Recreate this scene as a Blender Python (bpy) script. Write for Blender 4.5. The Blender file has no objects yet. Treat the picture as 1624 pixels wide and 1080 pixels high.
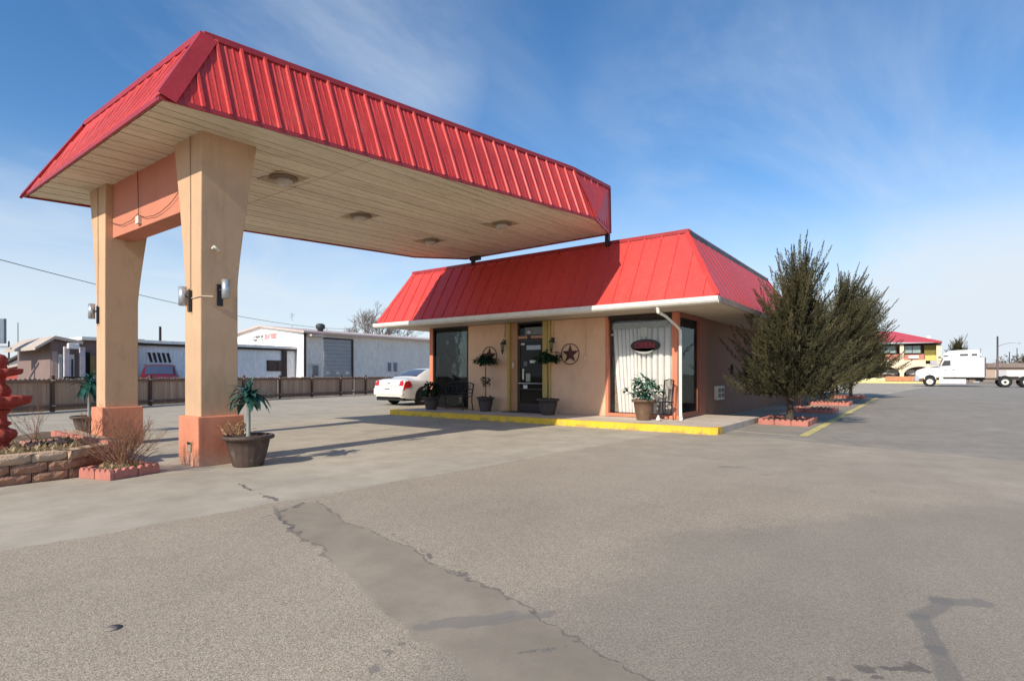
import bpy, math, random
from mathutils import Vector, Matrix
rnd = random.Random(7)
sc = bpy.context.scene
col = sc.collection
PI = math.pi
CAMZ = 1.25
YAW = math.radians(36.3666)
FW = Vector((-math.sin(YAW), math.cos(YAW), 0)); RT = Vector((math.cos(YAW), math.sin(YAW), 0))

# ---------------------------------------------------------------- object helpers
def tag(o, label=None, cat=None, group=None, kind=None):
    if label: o['label'] = label
    if cat: o['category'] = cat
    if group: o['group'] = group
    if kind: o['kind'] = kind
    return o
def thing(name, loc, label, cat, rz=0, group=None):
    o = bpy.data.objects.new(name, None); col.objects.link(o)
    o.location = loc; o.rotation_euler = (0, 0, rz); o.empty_display_size = .2
    return tag(o, label, cat, group)
def copy_tree(o, parent=None):
    c = o.copy(); col.objects.link(c); c.parent = parent
    for ch in [x for x in bpy.data.objects if x.parent is o]: copy_tree(ch, c)
    return c

class MB:
    """collects geometry; build() links it as one mesh object"""
    def __init__(s): s.v = []; s.f = []; s.c = []; s.sm = []
    def add(s, vs, fs, c=0.5, smooth=False):
        b = len(s.v); s.v += [tuple(p) for p in vs]
        for f in fs: s.f.append([b + i for i in f]); s.c.append(c); s.sm.append(smooth)
        return s
    def box(s, x0, y0, z0, x1, y1, z1, c=.5):
        return s.add([(x0,y0,z0),(x1,y0,z0),(x1,y1,z0),(x0,y1,z0),(x0,y0,z1),(x1,y0,z1),(x1,y1,z1),(x0,y1,z1)],
            [(0,3,2,1),(4,5,6,7),(0,1,5,4),(1,2,6,5),(2,3,7,6),(3,0,4,7)], c)
    def obox(s, o, ax, ay, az, c=.5):
        o, ax, ay, az = map(Vector, (o, ax, ay, az))
        v = [o, o+ax, o+ax+ay, o+ay, o+az, o+ax+az, o+ax+ay+az, o+ay+az]
        return s.add(v, [(0,3,2,1),(4,5,6,7),(0,1,5,4),(1,2,6,5),(2,3,7,6),(3,0,4,7)], c)
    def prism(s, poly, z0, z1, c=.5):
        n = len(poly)
        g = lambda z, p: z(p[0], p[1]) if callable(z) else z
        v = [(p[0], p[1], g(z0, p)) for p in poly] + [(p[0], p[1], g(z1, p)) for p in poly]
        return s.add(v, [list(range(n))[::-1], list(range(n, 2*n))] + [(i, (i+1) % n, n+(i+1) % n, n+i) for i in range(n)], c)
    def extr(s, poly, o, ax, ay, d, c=.5):
        """poly of 2-D points in the frame o, ax, ay pushed along the vector d"""
        o, ax, ay, d = map(Vector, (o, ax, ay, d)); n = len(poly)
        v = [o+ax*p[0]+ay*p[1] for p in poly]; v += [p+d for p in v]
        return s.add(v, [list(range(n))[::-1], list(range(n, 2*n))] + [(i, (i+1) % n, n+(i+1) % n, n+i) for i in range(n)], c)
    def tube(s, pts, r, n=6, c=.5, cap=True):
        pts = [Vector(p) for p in pts]; m = len(pts)
        rs = r if isinstance(r, (list, tuple)) else [r]*m
        vs = []; up = None
        for i, p in enumerate(pts):
            d = (pts[min(i+1, m-1)] - pts[max(i-1, 0)])
            if d.length < 1e-9: d = Vector((0,0,1))
            d.normalize()
            if up is None: up = Vector((0,0,1)) if abs(d.z) < .9 else Vector((1,0,0))
            a = d.cross(up)
            if a.length < 1e-6: a = d.cross(Vector((0,1,0)))
            a.normalize(); b = a.cross(d).normalized(); up = b
            for k in range(n):
                t = 2*PI*k/n; vs.append(p + (a*math.cos(t)+b*math.sin(t))*rs[i])
        fs = [(i*n+k, i*n+(k+1) % n, (i+1)*n+(k+1) % n, (i+1)*n+k) for i in range(m-1) for k in range(n)]
        s.add(vs, fs, c, n > 4)
        if cap:
            b = len(s.v) - n*m
            s.f.append([b+k for k in range(n)]); s.f.append([b+(m-1)*n+k for k in range(n)][::-1]); s.c += [c, c]; s.sm += [False, False]
        return s
    def lathe(s, prof, n=24, o=(0,0,0), c=.5, f=None, smooth=True):
        vs = []; m = len(prof)
        for (r, z) in prof:
            for k in range(n):
                t = 2*PI*k/n; q = r*(f(t, r, z) if f else 1)
                vs.append((o[0]+q*math.cos(t), o[1]+q*math.sin(t), o[2]+z))
        fs = [(i*n+k, i*n+(k+1) % n, (i+1)*n+(k+1) % n, (i+1)*n+k) for i in range(m-1) for k in range(n)]
        fs += []
        s.add(vs, fs, c, smooth)
        b = len(s.v) - n*m
        s.f.append([b+k for k in range(n)][::-1]); s.f.append([b+(m-1)*n+k for k in range(n)]); s.c += [c, c]; s.sm += [False, False]
        return s
    def build(s, name, mat, parent=None, world=False, bevel=0, origin=None, loc=None):
        me = bpy.data.meshes.new(name)
        off = Vector((0,0,0))
        if world and parent is not None:
            q = parent
            while q.parent is not None: q = q.parent
            M = Matrix.LocRotScale(q.location, q.rotation_euler, q.scale).inverted()
            vs = [tuple(M @ Vector(p)) for p in s.v]
        elif origin is not None:
            vs = [(p[0]-origin[0], p[1]-origin[1], p[2]-origin[2]) for p in s.v]
        else: vs = s.v
        me.from_pydata(vs, [], s.f)
        for i, p in enumerate(me.polygons): p.use_smooth = s.sm[i]
        a = me.attributes.new('tint', 'FLOAT', 'FACE')
        a.data.foreach_set('value', s.c)
        me.validate(); me.update()
        if mat: me.materials.append(mat)
        o = bpy.data.objects.new(name, me); col.objects.link(o)
        if parent: o.parent = parent
        if origin is not None: o.location = origin
        if loc is not None: o.location = loc
        if bevel:
            b = o.modifiers.new('bevel', 'BEVEL'); b.width = bevel; b.segments = 2; b.limit_method = 'ANGLE'; b.angle_limit = .6
        return o

# ---------------------------------------------------------------- node helpers
class NT:
    def __init__(s, nt): s.nt = nt; s.L = nt.links
    def n(s, t, **kw):
        x = s.nt.nodes.new(t)
        for k, v in kw.items():
            if k.startswith('i_'):
                key = k[2:]; key = int(key) if key.isdigit() else key.replace('_', ' ')
                s.set(x.inputs[key], v)
            else: setattr(x, k, v)
        return x
    def set(s, sock, v):
        if isinstance(v, bpy.types.NodeSocket): s.L.new(v, sock)
        elif isinstance(v, bpy.types.Node): s.L.new(v.outputs[0], sock)
        else: sock.default_value = v
    def m(s, op, a, b=0.0, c=0.0, clamp=False):
        x = s.nt.nodes.new('ShaderNodeMath'); x.operation = op; x.use_clamp = clamp
        s.set(x.inputs[0], a); s.set(x.inputs[1], b)
        if len(x.inputs) > 2: s.set(x.inputs[2], c)
        return x.outputs[0]
    def step(s, v, lo, hi, a=0.0, b=1.0):
        x = s.nt.nodes.new('ShaderNodeMapRange'); x.interpolation_type = 'SMOOTHSTEP'
        s.set(x.inputs[0], v); s.set(x.inputs[1], lo); s.set(x.inputs[2], hi); s.set(x.inputs[3], a); s.set(x.inputs[4], b)
        return x.outputs[0]
    def lin(s, v, lo, hi, a, b):
        x = s.nt.nodes.new('ShaderNodeMapRange'); x.clamp = True
        s.set(x.inputs[0], v); s.set(x.inputs[1], lo); s.set(x.inputs[2], hi); s.set(x.inputs[3], a); s.set(x.inputs[4], b)
        return x.outputs[0]
    def mix(s, f, a, b, mode='MIX'):
        x = s.nt.nodes.new('ShaderNodeMix'); x.data_type = 'RGBA'; x.blend_type = mode
        s.set(x.inputs[0], f); s.set(x.inputs[6], a); s.set(x.inputs[7], b)
        return x.outputs[2]
    def noise(s, vec, scale, detail=4, rough=.55, dist=0.0, out=0):
        x = s.n('ShaderNodeTexNoise'); s.set(x.inputs['Vector'], vec)
        x.inputs['Scale'].default_value = scale; x.inputs['Detail'].default_value = detail
        x.inputs['Roughness'].default_value = rough; x.inputs['Distortion'].default_value = dist
        return x.outputs[out]
    def vec(s, v, scale=(1,1,1), loc=(0,0,0), rot=(0,0,0)):
        x = s.n('ShaderNodeMapping'); s.set(x.inputs[0], v)
        x.inputs['Location'].default_value = loc; x.inputs['Rotation'].default_value = rot; x.inputs['Scale'].default_value = scale
        return x.outputs[0]
def RGB(r, g, b): return (r, g, b, 1)
def S(h):   # sRGB hex -> linear
    c = [int(h[i:i+2], 16)/255 for i in (0, 2, 4)]
    return tuple((x/12.92 if x <= .04045 else ((x+.055)/1.055)**2.4) for x in c) + (1,)
def newmat(name):
    m = bpy.data.materials.new(name); m.use_nodes = True
    t = NT(m.node_tree); b = m.node_tree.nodes['Principled BSDF']
    return m, t, b
MATS = {}
def surf(name, base, rough=.7, var=.15, scale=3.0, fine=60.0, bump=.15, metal=0.0, dirt=None, dirt_amt=.35,
         stretch=(1,1,1), spec=.4, coat=0, tint=0.0, tint_col=None, fine_amt=.12, zgrime=None, bumpd=.01, streak=0.0):
    """general weathered surface: large blotches, fine grain, optional dirt and bump"""
    if name in MATS: return MATS[name]
    m, t, b = newmat(name); base = RGB(*base[:3])
    co = t.n('ShaderNodeTexCoord').outputs['Object']
    v = t.vec(co, stretch)
    big = t.noise(v, scale, 5, .6); sm = t.noise(v, fine, 3, .6)
    k = t.m('ADD', t.lin(big, .3, .7, 1-var, 1+var), t.lin(sm, .3, .7, -fine_amt, fine_amt))
    c = t.n('ShaderNodeMix', data_type='RGBA', blend_type='MULTIPLY'); c.inputs[0].default_value = 1
    cc = t.n('ShaderNodeCombineColor'); [t.set(cc.inputs[i], k) for i in range(3)]
    c.inputs[6].default_value = base; t.set(c.inputs[7], cc.outputs[0]); out = c.outputs[2]
    if dirt is not None:
        d = t.noise(t.vec(co, (stretch[0]*1.3, stretch[1]*1.3, stretch[2]*.5)), scale*2.3, 8, .7)
        out = t.mix(t.m('MULTIPLY', t.step(d, .5, .78), dirt_amt), out, RGB(*dirt[:3]))
    if streak:
        sk = t.noise(t.vec(co, (5.5, 5.5, .32)), 1.6, 5, .65)
        out = t.mix(t.m('MULTIPLY', t.step(sk, .50, .72), streak), out, RGB(*(x*.55 for x in base[:3])))
        sk2 = t.noise(t.vec(co, (7, 7, .5), (3, 5, 1)), 1.3, 4, .6)
        out = t.mix(t.m('MULTIPLY', t.step(sk2, .55, .75), streak*.5), out, RGB(*(min(.9, x*1.2+.05) for x in base[:3])))
    if zgrime:
        z = t.n('ShaderNodeSeparateXYZ', i_0=t.n('ShaderNodeNewGeometry').outputs['Position']).outputs[2]
        g = t.step(t.m('ADD', z, t.lin(big, .3, .7, -.12, .12)), zgrime[0], zgrime[1], zgrime[2], 0.0)
        out = t.mix(g, out, RGB(*(zgrime[3][:3] if len(zgrime) > 3 else (.12, .09, .07))))
    if tint:
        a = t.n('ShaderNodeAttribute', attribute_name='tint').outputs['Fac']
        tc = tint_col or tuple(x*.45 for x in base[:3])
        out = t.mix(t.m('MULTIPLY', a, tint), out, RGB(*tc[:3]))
    t.set(b.inputs['Base Color'], out)
    t.set(b.inputs['Roughness'], t.lin(big, .3, .7, max(rough-.08, .03), min(rough+.08, 1)))
    b.inputs['Metallic'].default_value = metal; b.inputs['Specular IOR Level'].default_value = spec
    b.inputs['Coat Weight'].default_value = coat; b.inputs['Coat Roughness'].default_value = .06
    if bump:
        bp = t.n('ShaderNodeBump'); bp.inputs['Strength'].default_value = bump; bp.inputs['Distance'].default_value = bumpd
        t.set(bp.inputs['Height'], t.m('ADD', sm, t.m('MULTIPLY', big, .6))); t.set(b.inputs['Normal'], bp.outputs[0])
    MATS[name] = m; return m
def leafmat(name, a, bcol, rough=.6, trans=.15, cl=1.2, tip=None):
    m, t, b = newmat(name)
    at = t.n('ShaderNodeAttribute', attribute_name='tint').outputs['Fac']
    n = t.noise(t.n('ShaderNodeTexCoord').outputs['Object'], cl, 3, .6)
    f = t.m('ADD', t.m('MULTIPLY', at, .6), t.lin(n, .35, .65, 0, .4), clamp=True)
    c = t.mix(f, RGB(*a[:3]), RGB(*bcol[:3]))
    if tip: c = t.mix(t.step(at, .9, 1.0), c, RGB(*tip[:3]))
    t.set(b.inputs['Base Color'], c); b.inputs['Roughness'].default_value = rough
    b.inputs['Specular IOR Level'].default_value = .3
    tr = t.n('ShaderNodeBsdfTranslucent'); t.set(tr.inputs[0], c)
    mx = t.n('ShaderNodeMixShader'); mx.inputs[0].default_value = trans
    t.L.new(b.outputs[0], mx.inputs[1]); t.L.new(tr.outputs[0], mx.inputs[2])
    o = [x for x in m.node_tree.nodes if x.type == 'OUTPUT_MATERIAL'][0]; t.L.new(mx.outputs[0], o.inputs[0])
    return m
def glassmat(name, tintc=(.9,.95,.93), refl=1.0, haze=0.0, hazec=(.3,.32,.3)):
    m, t, b = newmat(name); m.node_tree.nodes.remove(b)
    g = t.n('ShaderNodeBsdfGlossy'); g.inputs['Roughness'].default_value = .03
    tr = t.n('ShaderNodeBsdfTransparent'); tr.inputs[0].default_value = RGB(*tintc)
    bp = t.n('ShaderNodeBump'); bp.inputs['Strength'].default_value = .04; bp.inputs['Distance'].default_value = .05
    t.set(bp.inputs['Height'], t.noise(t.n('ShaderNodeTexCoord').outputs['Object'], 1.6, 2)); t.set(g.inputs['Normal'], bp.outputs[0])
    fr = t.n('ShaderNodeFresnel'); fr.inputs[0].default_value = 1.5
    mx = t.n('ShaderNodeMixShader'); t.set(mx.inputs[0], t.m('MULTIPLY', fr.outputs[0], refl, clamp=True))
    a = tr.outputs[0]
    if haze:
        d = t.n('ShaderNodeBsdfDiffuse'); d.inputs[0].default_value = RGB(*hazec)
        h = t.n('ShaderNodeMixShader'); t.set(h.inputs[0], t.m('MULTIPLY', t.lin(t.noise(t.n('ShaderNodeTexCoord').outputs['Object'], 2.5, 6, .65), .3, .7, .4, 1.5), haze))
        t.L.new(a, h.inputs[1]); t.L.new(d.outputs[0], h.inputs[2]); a = h.outputs[0]
    t.L.new(a, mx.inputs[1]); t.L.new(g.outputs[0], mx.inputs[2])
    o = [x for x in m.node_tree.nodes if x.type == 'OUTPUT_MATERIAL'][0]; t.L.new(mx.outputs[0], o.inputs[0])
    return m

# ---------------------------------------------------------------- camera, world, sun
cam_d = bpy.data.cameras.new('camera'); cam = bpy.data.objects.new('camera', cam_d); col.objects.link(cam)
cam.location = (0, 0, CAMZ); cam.rotation_euler = (PI/2, 0, YAW)
cam_d.sensor_width = 36; cam_d.lens = 36*880/1624; cam_d.shift_y = 54/1624; cam_d.clip_end = 3000; cam_d.clip_start = .05
sc.camera = cam
sc.view_settings.view_transform = 'Standard'; sc.view_settings.look = 'None'; sc.view_settings.exposure = 0; sc.view_settings.gamma = 1
EL = math.radians(33.0); AZ = math.radians(-2.4)    # light travels towards +y, slightly +x
sd = bpy.data.lights.new('sun', 'SUN'); sun = bpy.data.objects.new('sun', sd); col.objects.link(sun)
sd.energy = 5.0; sd.angle = math.radians(.53); sd.color = (1, .905, .765)
tv = Vector((math.sin(AZ)*math.cos(EL), math.cos(AZ)*math.cos(EL), -math.sin(EL)))
sun.rotation_euler = tv.to_track_quat('-Z', 'Y').to_euler(); sun.location = (-10, -20, 20)
w = bpy.data.worlds.new('World'); sc.world = w; w.use_nodes = True
t = NT(w.node_tree); bg = w.node_tree.nodes['Background']; wo = w.node_tree.nodes['World Output']
sky = t.n('ShaderNodeTexSky', sky_type='NISHITA'); sky.sun_disc = False
sky.sun_elevation = EL; sky.sun_rotation = PI + AZ; sky.altitude = 300; sky.air_density = 1.0; sky.dust_density = .5; sky.ozone_density = 3.0
hs = t.n('ShaderNodeHueSaturation'); hs.inputs['Saturation'].default_value = 1.22; hs.inputs['Value'].default_value = 1.0
t.L.new(sky.outputs[0], hs.inputs['Color'])
t.L.new(hs.outputs[0], bg.inputs[0]); bg.inputs[1].default_value = .17
gc = t.n('ShaderNodeTexCoord').outputs['Generated']
sp = t.n('ShaderNodeSeparateXYZ'); t.L.new(gc, sp.inputs[0])
zz = t.m('MAXIMUM', sp.outputs[2], 0.0); dn = t.m('ADD', zz, .22)
px_ = t.m('DIVIDE', sp.outputs[0], dn); py_ = t.m('DIVIDE', sp.outputs[1], dn)
cv = t.n('ShaderNodeCombineXYZ'); t.set(cv.inputs[0], px_); t.set(cv.inputs[1], py_)
v1 = t.vec(cv.outputs[0], (1.0, .42, 1), (.35, .2, 0), (0, 0, math.radians(28)))
c1 = t.noise(v1, 1.5, 8, .58, .7); c2 = t.noise(t.vec(cv.outputs[0], (.8, .8, 1), (3.1, 1.7, 0)), .75, 3, .5)
c3 = t.noise(t.vec(gc, (1, 1, 4.0), (1.3, .4, .2)), 1.9, 6, .55, .3)
wis = t.m('MULTIPLY', t.step(c1, .42, .86), t.step(c2, .36, .66))
low = t.m('MULTIPLY', t.step(c3, .46, .62), t.step(zz, .26, .06))
haze = t.step(zz, .36, .0, 0.0, .80)
def lobe(u, v, r0, r1):    # a broad bank of cloud around one compass direction
    k = (u-812)/880; d = FW+RT*k; d = Vector((d.x, d.y, (594-v)/880)).normalized()
    q = t.n('ShaderNodeVectorMath', operation='DOT_PRODUCT'); t.set(q.inputs[0], gc); q.inputs[1].default_value = d
    return t.step(q.outputs['Value'], math.cos(math.radians(r1)), math.cos(math.radians(r0)))
soft = t.noise(t.vec(cv.outputs[0], (1.0, .55, 1), (1.1, 4.2, 0), (0, 0, math.radians(-35))), 1.1, 7, .6, .5)
band = t.step(soft, .36, .76)
lb = t.m('MAXIMUM', t.m('MULTIPLY', lobe(150, 260, 8, 34), .62), t.m('MULTIPLY', lobe(1330, 230, 3, 27), .50)); lb = t.m('MAXIMUM', lb, t.m('MULTIPLY', lobe(570, 60, 1, 14), .55)); lb = t.m('MAXIMUM', lb, 0.0); lb = t.m('MAXIMUM', lb, t.m('MULTIPLY', lobe(480, 430, 6, 22), .75))
lb = t.m('MULTIPLY', lb, band)
f = t.m('MAXIMUM', t.m('MULTIPLY', wis, .40), t.m('MULTIPLY', low, .6)); f = t.m('MAXIMUM', f, lb, clamp=True); f = t.m('MAXIMUM', f, t.m('MULTIPLY', t.m('MULTIPLY', lobe(1600, 520, 5, 21), t.step(zz, .30, .12)), t.step(soft, .30, .52, .25, 1.0)), clamp=True)
f = t.m('SUBTRACT', 1.0, t.m('MULTIPLY', t.m('SUBTRACT', 1.0, f), t.m('SUBTRACT', 1.0, haze)), clamp=True)
bg2 = t.n('ShaderNodeBackground'); bg2.inputs[0].default_value = (.82, .91, 1, 1); bg2.inputs[1].default_value = .93
mx = t.n('ShaderNodeMixShader'); t.set(mx.inputs[0], f); t.L.new(bg.outputs[0], mx.inputs[1]); t.L.new(bg2.outputs[0], mx.inputs[2])
t.L.new(mx.outputs[0], wo.inputs[0])

# helpers that turn a sight line of the survey into a place on a known plane
def ray(u, v): 
    k = (u-812)/880; d = FW + RT*k; return Vector((d.x, d.y, (594-v)/880))
def onY(u, v, y): d = ray(u, v); q = y/d.y; return Vector((d.x*q, y, CAMZ+d.z*q))
def onX(u, v, x): d = ray(u, v); q = x/d.x; return Vector((x, d.y*q, CAMZ+d.z*q))
def onZ(u, v, z=0): d = ray(u, v); q = (z-CAMZ)/d.z; return Vector((d.x*q, d.y*q, z))
def atD(u, v, q): d = ray(u, v); return Vector((d.x*q, d.y*q, CAMZ+d.z*q))
# ================================================================ GROUND
def ground_mat():
    m, t, b = newmat('weathered_lot_surface')
    P = t.n('ShaderNodeNewGeometry').outputs['Position']
    sp = t.n('ShaderNodeSeparateXYZ', i_0=P); X, Y = sp.outputs[0], sp.outputs[1]
    w1 = t.noise(P, 1.1, 5, .6); w2 = t.noise(t.vec(P, (1,1,1), (7, 3, 0)), 7.0, 5, .65)
    wob = t.m('ADD', t.lin(w1, .3, .7, -.22, .22), t.lin(w2, .3, .7, -.06, .06))
    def half(ax, ay, bx, by, soft=.05, k=1.0, bias=0):    # 1 on the left of a->b
        L = math.hypot(bx-ax, by-ay); nx, ny = -(by-ay)/L, (bx-ax)/L
        d = t.m('ADD', t.m('MULTIPLY', X, nx), t.m('MULTIPLY_ADD', Y, ny, -(ax*nx+ay*ny)+bias))
        d = t.m('MULTIPLY_ADD', wob, k, d)
        return t.step(d, -soft, soft)
    def mul(*a):
        r = a[0]
        for q in a[1:]: r = t.m('MULTIPLY', r, q)
        return r
    big = t.noise(P, .35, 5, .6); mid = t.noise(t.vec(P, (1,1,1), (2,9,0)), 2.2, 6, .65)
    stain = t.noise(t.vec(P, (1.0,.35,1), (5,1,0), (0,0,.9)), 1.4, 6, .65)
    # aggregate
    vo = t.n('ShaderNodeTexVoronoi', feature='F1'); t.set(vo.inputs['Vector'], P); vo.inputs['Scale'].default_value = 185; vo.inputs['Randomness'].default_value = 1
    sepc = t.n('ShaderNodeSeparateColor'); t.L.new(vo.outputs['Color'], sepc.inputs[0])
    g1 = t.noise(P, 95, 5, .75); g2 = t.noise(P, 150, 2, .6)
    peb = t.m('ADD', t.m('MULTIPLY', sepc.outputs[0], .55), t.m('MULTIPLY', g1, .6))
    gapm = t.step(vo.outputs['Distance'], .55, .85)
    chip = t.mix(t.step(peb, .2, 1.0), RGB(0.271,0.230,0.172), RGB(0.542,0.464,0.351))
    chip = t.mix(t.m('MULTIPLY', t.step(sepc.outputs[1], .88, .98), .6), chip, RGB(0.682,0.605,0.474))
    chip = t.mix(t.m('MULTIPLY', t.step(sepc.outputs[2], .91, .99), .7), chip, RGB(0.091,0.079,0.064))
    chip = t.mix(t.m('MULTIPLY', t.step(sepc.outputs[1], .1, .03), .45), chip, RGB(0.361,0.202,0.114))
    chip = t.mix(t.m('MULTIPLY', gapm, .35), chip, RGB(0.141,0.121,0.095))
    # far colour of the lot
    chip = t.mix(1.0, chip, RGB(1.0,.985,.98), 'MULTIPLY')
    fine = t.lin(g1, .25, .75, .84, 1.14); fc = t.n('ShaderNodeCombineColor'); [t.set(fc.inputs[i], fine) for i in range(3)]
    # darker asphalt to the right and beyond the seam
    zr = mul(t.m('SUBTRACT', 1.0, half(-1.70, 1.5, -1.55, 4.3, .35, 1.2)), t.m('SUBTRACT', 1.0, half(-1.6, 4.1, 1.3, 8.2, .22, 1.2)))
    zf = half(-3.3, 12.05, 1.3, 10.75, .09, .25)
    base = t.mix(t.m('MULTIPLY', zr, .42), chip, t.mix(.35, chip, RGB(0.251,0.227,0.190)))
    base = t.mix(t.m('MULTIPLY', zr, .35), base, RGB(0.221,0.202,0.170))
    # worn, smoother asphalt further out
    dist = t.step(Y, 4.5, 9.5)
    flat = t.mix(1.0, t.mix(t.step(mid, .3, .72), RGB(0.351,0.302,0.238), RGB(0.431,0.375,0.294)), fc.outputs[0], 'MULTIPLY')
    base = t.mix(t.m('MULTIPLY', dist, .75), base, flat)
    flat2 = t.mix(1.0, t.mix(t.step(mid, .3, .72), RGB(0.286,0.254,0.210), RGB(0.351,0.315,0.261)), fc.outputs[0], 'MULTIPLY')
    base = t.mix(zf, base, flat2)
    # smooth trowelled apron under the canopy, x < -4.8
    ap = half(-5.28, 0, -4.52, 9.0, .03, .3)
    apc = t.mix(t.step(mid, .32, .7), RGB(0.401,0.351,0.270), RGB(0.482,0.426,0.333))
    apc = t.mix(t.m('MULTIPLY', t.step(stain, .5, .75), .5), apc, RGB(0.331,0.292,0.233))
    fa = t.lin(g2, .25, .75, .94, 1.06); fcc = t.n('ShaderNodeCombineColor'); [t.set(fcc.inputs[i], fa) for i in range(3)]
    apc = t.mix(1.0, apc, fcc.outputs[0], 'MULTIPLY')
    lot_ap = mul(ap, t.m('SUBTRACT', 1.0, half(-30, 11.9, 0, 11.9, .4, 1.0)))
    base = t.mix(ap, base, apc)
    # trench patch
    tp = mul(t.m('SUBTRACT', 1.0, half(-4.9, 3.28, -.6, 2.12, .03, .42)), half(-4.8, 2.80, -1.2, 1.62, .03, .42), t.m('SUBTRACT', 1.0, half(-4.92, 0, -4.7, 4, .05, .5)), half(3.5, 0, 3.0, 4, .05, .5))
    tpc = t.mix(t.step(mid, .3, .72), RGB(0.286,0.253,0.202), RGB(0.372,0.328,0.265)); tpc = t.mix(1.0, tpc, fcc.outputs[0], 'MULTIPLY')
    tpc = t.mix(1.0, tpc, RGB(.92,.885,.83), 'MULTIPLY')
    base = t.mix(t.m('MULTIPLY', tp, .9), base, tpc)
    def edge(ax, ay, bx, by, k, wd, amt, x0, x1):   # broken crack that follows the same wandering edge
        L = math.hypot(bx-ax, by-ay); nx, ny = -(by-ay)/L, (bx-ax)/L
        d = t.m('ADD', t.m('MULTIPLY', X, nx), t.m('MULTIPLY_ADD', Y, ny, -(ax*nx+ay*ny))); d = t.m('MULTIPLY_ADD', wob, k, d)
        e = t.m('MULTIPLY_ADD', t.lin(w2, .38, .62, .0, 1.6), wd, .0012)
        m_ = t.m('SUBTRACT', 1.0, t.step(t.m('ABSOLUTE', d), t.m('MULTIPLY', e, .5), e))
        return mul(m_, t.step(X, x0-.1, x0+.1), t.m('SUBTRACT', 1.0, t.step(X, x1-.2, x1+.2)), amt)
    for a_ in ((-4.9, 3.28, -.6, 2.12, .42, .012, .55, -4.8, .5), (-4.8, 2.80, -1.2, 1.62, .42, .022, .5, -4.9, -3.2)):
        base = t.mix(edge(*a_), base, RGB(0.116,0.102,0.092))
    # cracks and tar: distance to segments, broken up by noise
    L_ = lambda a, b2, c, d: math.hypot(c-a, d-b2)
    def seg(ax, ay, bx, by, wd, colr, amt=.9, brk=.45, out=None, wv=1.0):
        if colr is tar: wv, brk, wd = .6, .9, wd*1.5
        colr = tuple(min(.3, c*1.45) for c in colr); brk = max(brk, .35); wd *= .62 if colr[0] < .16 and L_(ax, ay, bx, by) > .3 else .8; wv *= .55
        dx, dy = bx-ax, by-ay; L2 = dx*dx+dy*dy; L = math.sqrt(L2)
        qx = t.m('SUBTRACT', X, ax); qy = t.m('SUBTRACT', Y, ay)
        h = t.m('DIVIDE', t.m('ADD', t.m('MULTIPLY', qx, dx), t.m('MULTIPLY', qy, dy)), L2, clamp=True)
        cx = t.m('SUBTRACT', qx, t.m('MULTIPLY', h, dx)); cy = t.m('SUBTRACT', qy, t.m('MULTIPLY', h, dy))
        cx = t.m('ADD', cx, t.m('MULTIPLY', t.lin(w1, .3, .7, -.3, .3), wv*.5)); cy = t.m('ADD', cy, t.m('MULTIPLY', t.lin(w2, .3, .7, -.08, .08), wv))
        d = t.m('SQRT', t.m('ADD', t.m('MULTIPLY', cx, cx), t.m('MULTIPLY', cy, cy)))
        e = t.m('MULTIPLY_ADD', t.lin(mid, .35, .62, brk, 1.3), wd, .0012)
        k = t.m('MULTIPLY', t.m('SUBTRACT', 1.0, t.step(d, t.m('MULTIPLY', e, .6), e)), amt)
        return t.mix(k, out, RGB(*colr))
    tar = (.125, .116, .105); ck = (.085, .078, .072)
    for a in [(-6.25,3.25,-5.6,3.1,.045,ck,.85,.1), (-5.6,3.1,-4.75,3.0,.055,ck,.85,.1), (-4.9,3.2,-4.6,2.6,.05,ck,.7,.1),
              (-4.6,2.72,-3.9,2.52,.05,ck,.8,.0), (-3.3,2.93,-1.87,2.46,.03,ck,.7,0), (-1.95,2.44,-1.0,2.28,.022,ck,.9,.3),
              (-1.98,1.95,-1.72,2.3,.07,(.155,.14,.122),.75,.1,), (-1.75,2.2,-1.55,2.42,.06,(.155,.14,.122),.7,.1), (-1.9,1.75,-1.8,1.55,.05,(.125,.113,.10),.7,0),
              (-1.45,2.06,-1.3,2.14,.04,(.13,.12,.105),.6,.1), (-1.6,1.9,-1.2,2.25,.012,ck,.8,.2),
              (-2.6,5.25,-1.35,4.8,.028,(.15,.14,.13),.5,.5), (-1.35,4.8,-.3,4.35,.02,(.16,.15,.14),.35,.2), (-.3,4.35,.8,3.9,.02,(.16,.15,.14),.3,.1),
              (.24,3.95,.08,3.86,.05,tar,.62,.6,), (.08,3.86,.02,3.55,.045,tar,.6,.6), (.02,3.55,.06,3.15,.034,tar,.6,.6), (.06,3.15,.14,2.7,.038,tar,.6,.6),
              (-.22,2.78,.0,2.92,.05,(.085,.078,.07),.75,.3), (-.3,2.6,-.15,2.75,.04,(.085,.078,.07),.7,.1),
              (-3.3,12.05,1.6,10.68,.03,ck,.5,.55), (-1.4,12.7,-.9,11.6,.07,(.12,.115,.11),.45,.3), (1.6,10.68,6,9.5,.03,ck,.5,.55),
              (-7.0,6.6,-6.2,7.2,.06,(.2,.18,.16),.5,.1), (-2.2,7.7,-1.9,7.85,.08,(.14,.13,.12),.55,.3), (-1.7,7.4,-1.3,7.5,.07,(.15,.14,.13),.5,.4), (-.6,7.0,-.45,7.05,.04,ck,.6,.4)]:
        base = seg(*a, out=base)
    # broad weathering
    k = t.m('ADD', t.lin(big, .3, .7, .90, 1.09), t.lin(stain, .35, .7, .04, -.07)); kk = t.n('ShaderNodeCombineColor'); [t.set(kk.inputs[i], k) for i in range(3)]
    base = t.mix(1.0, base, kk.outputs[0], 'MULTIPLY')
    t.set(b.inputs['Base Color'], base)
    b.inputs['Roughness'].default_value = .88; b.inputs['Specular IOR Level'].default_value = .25
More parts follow.
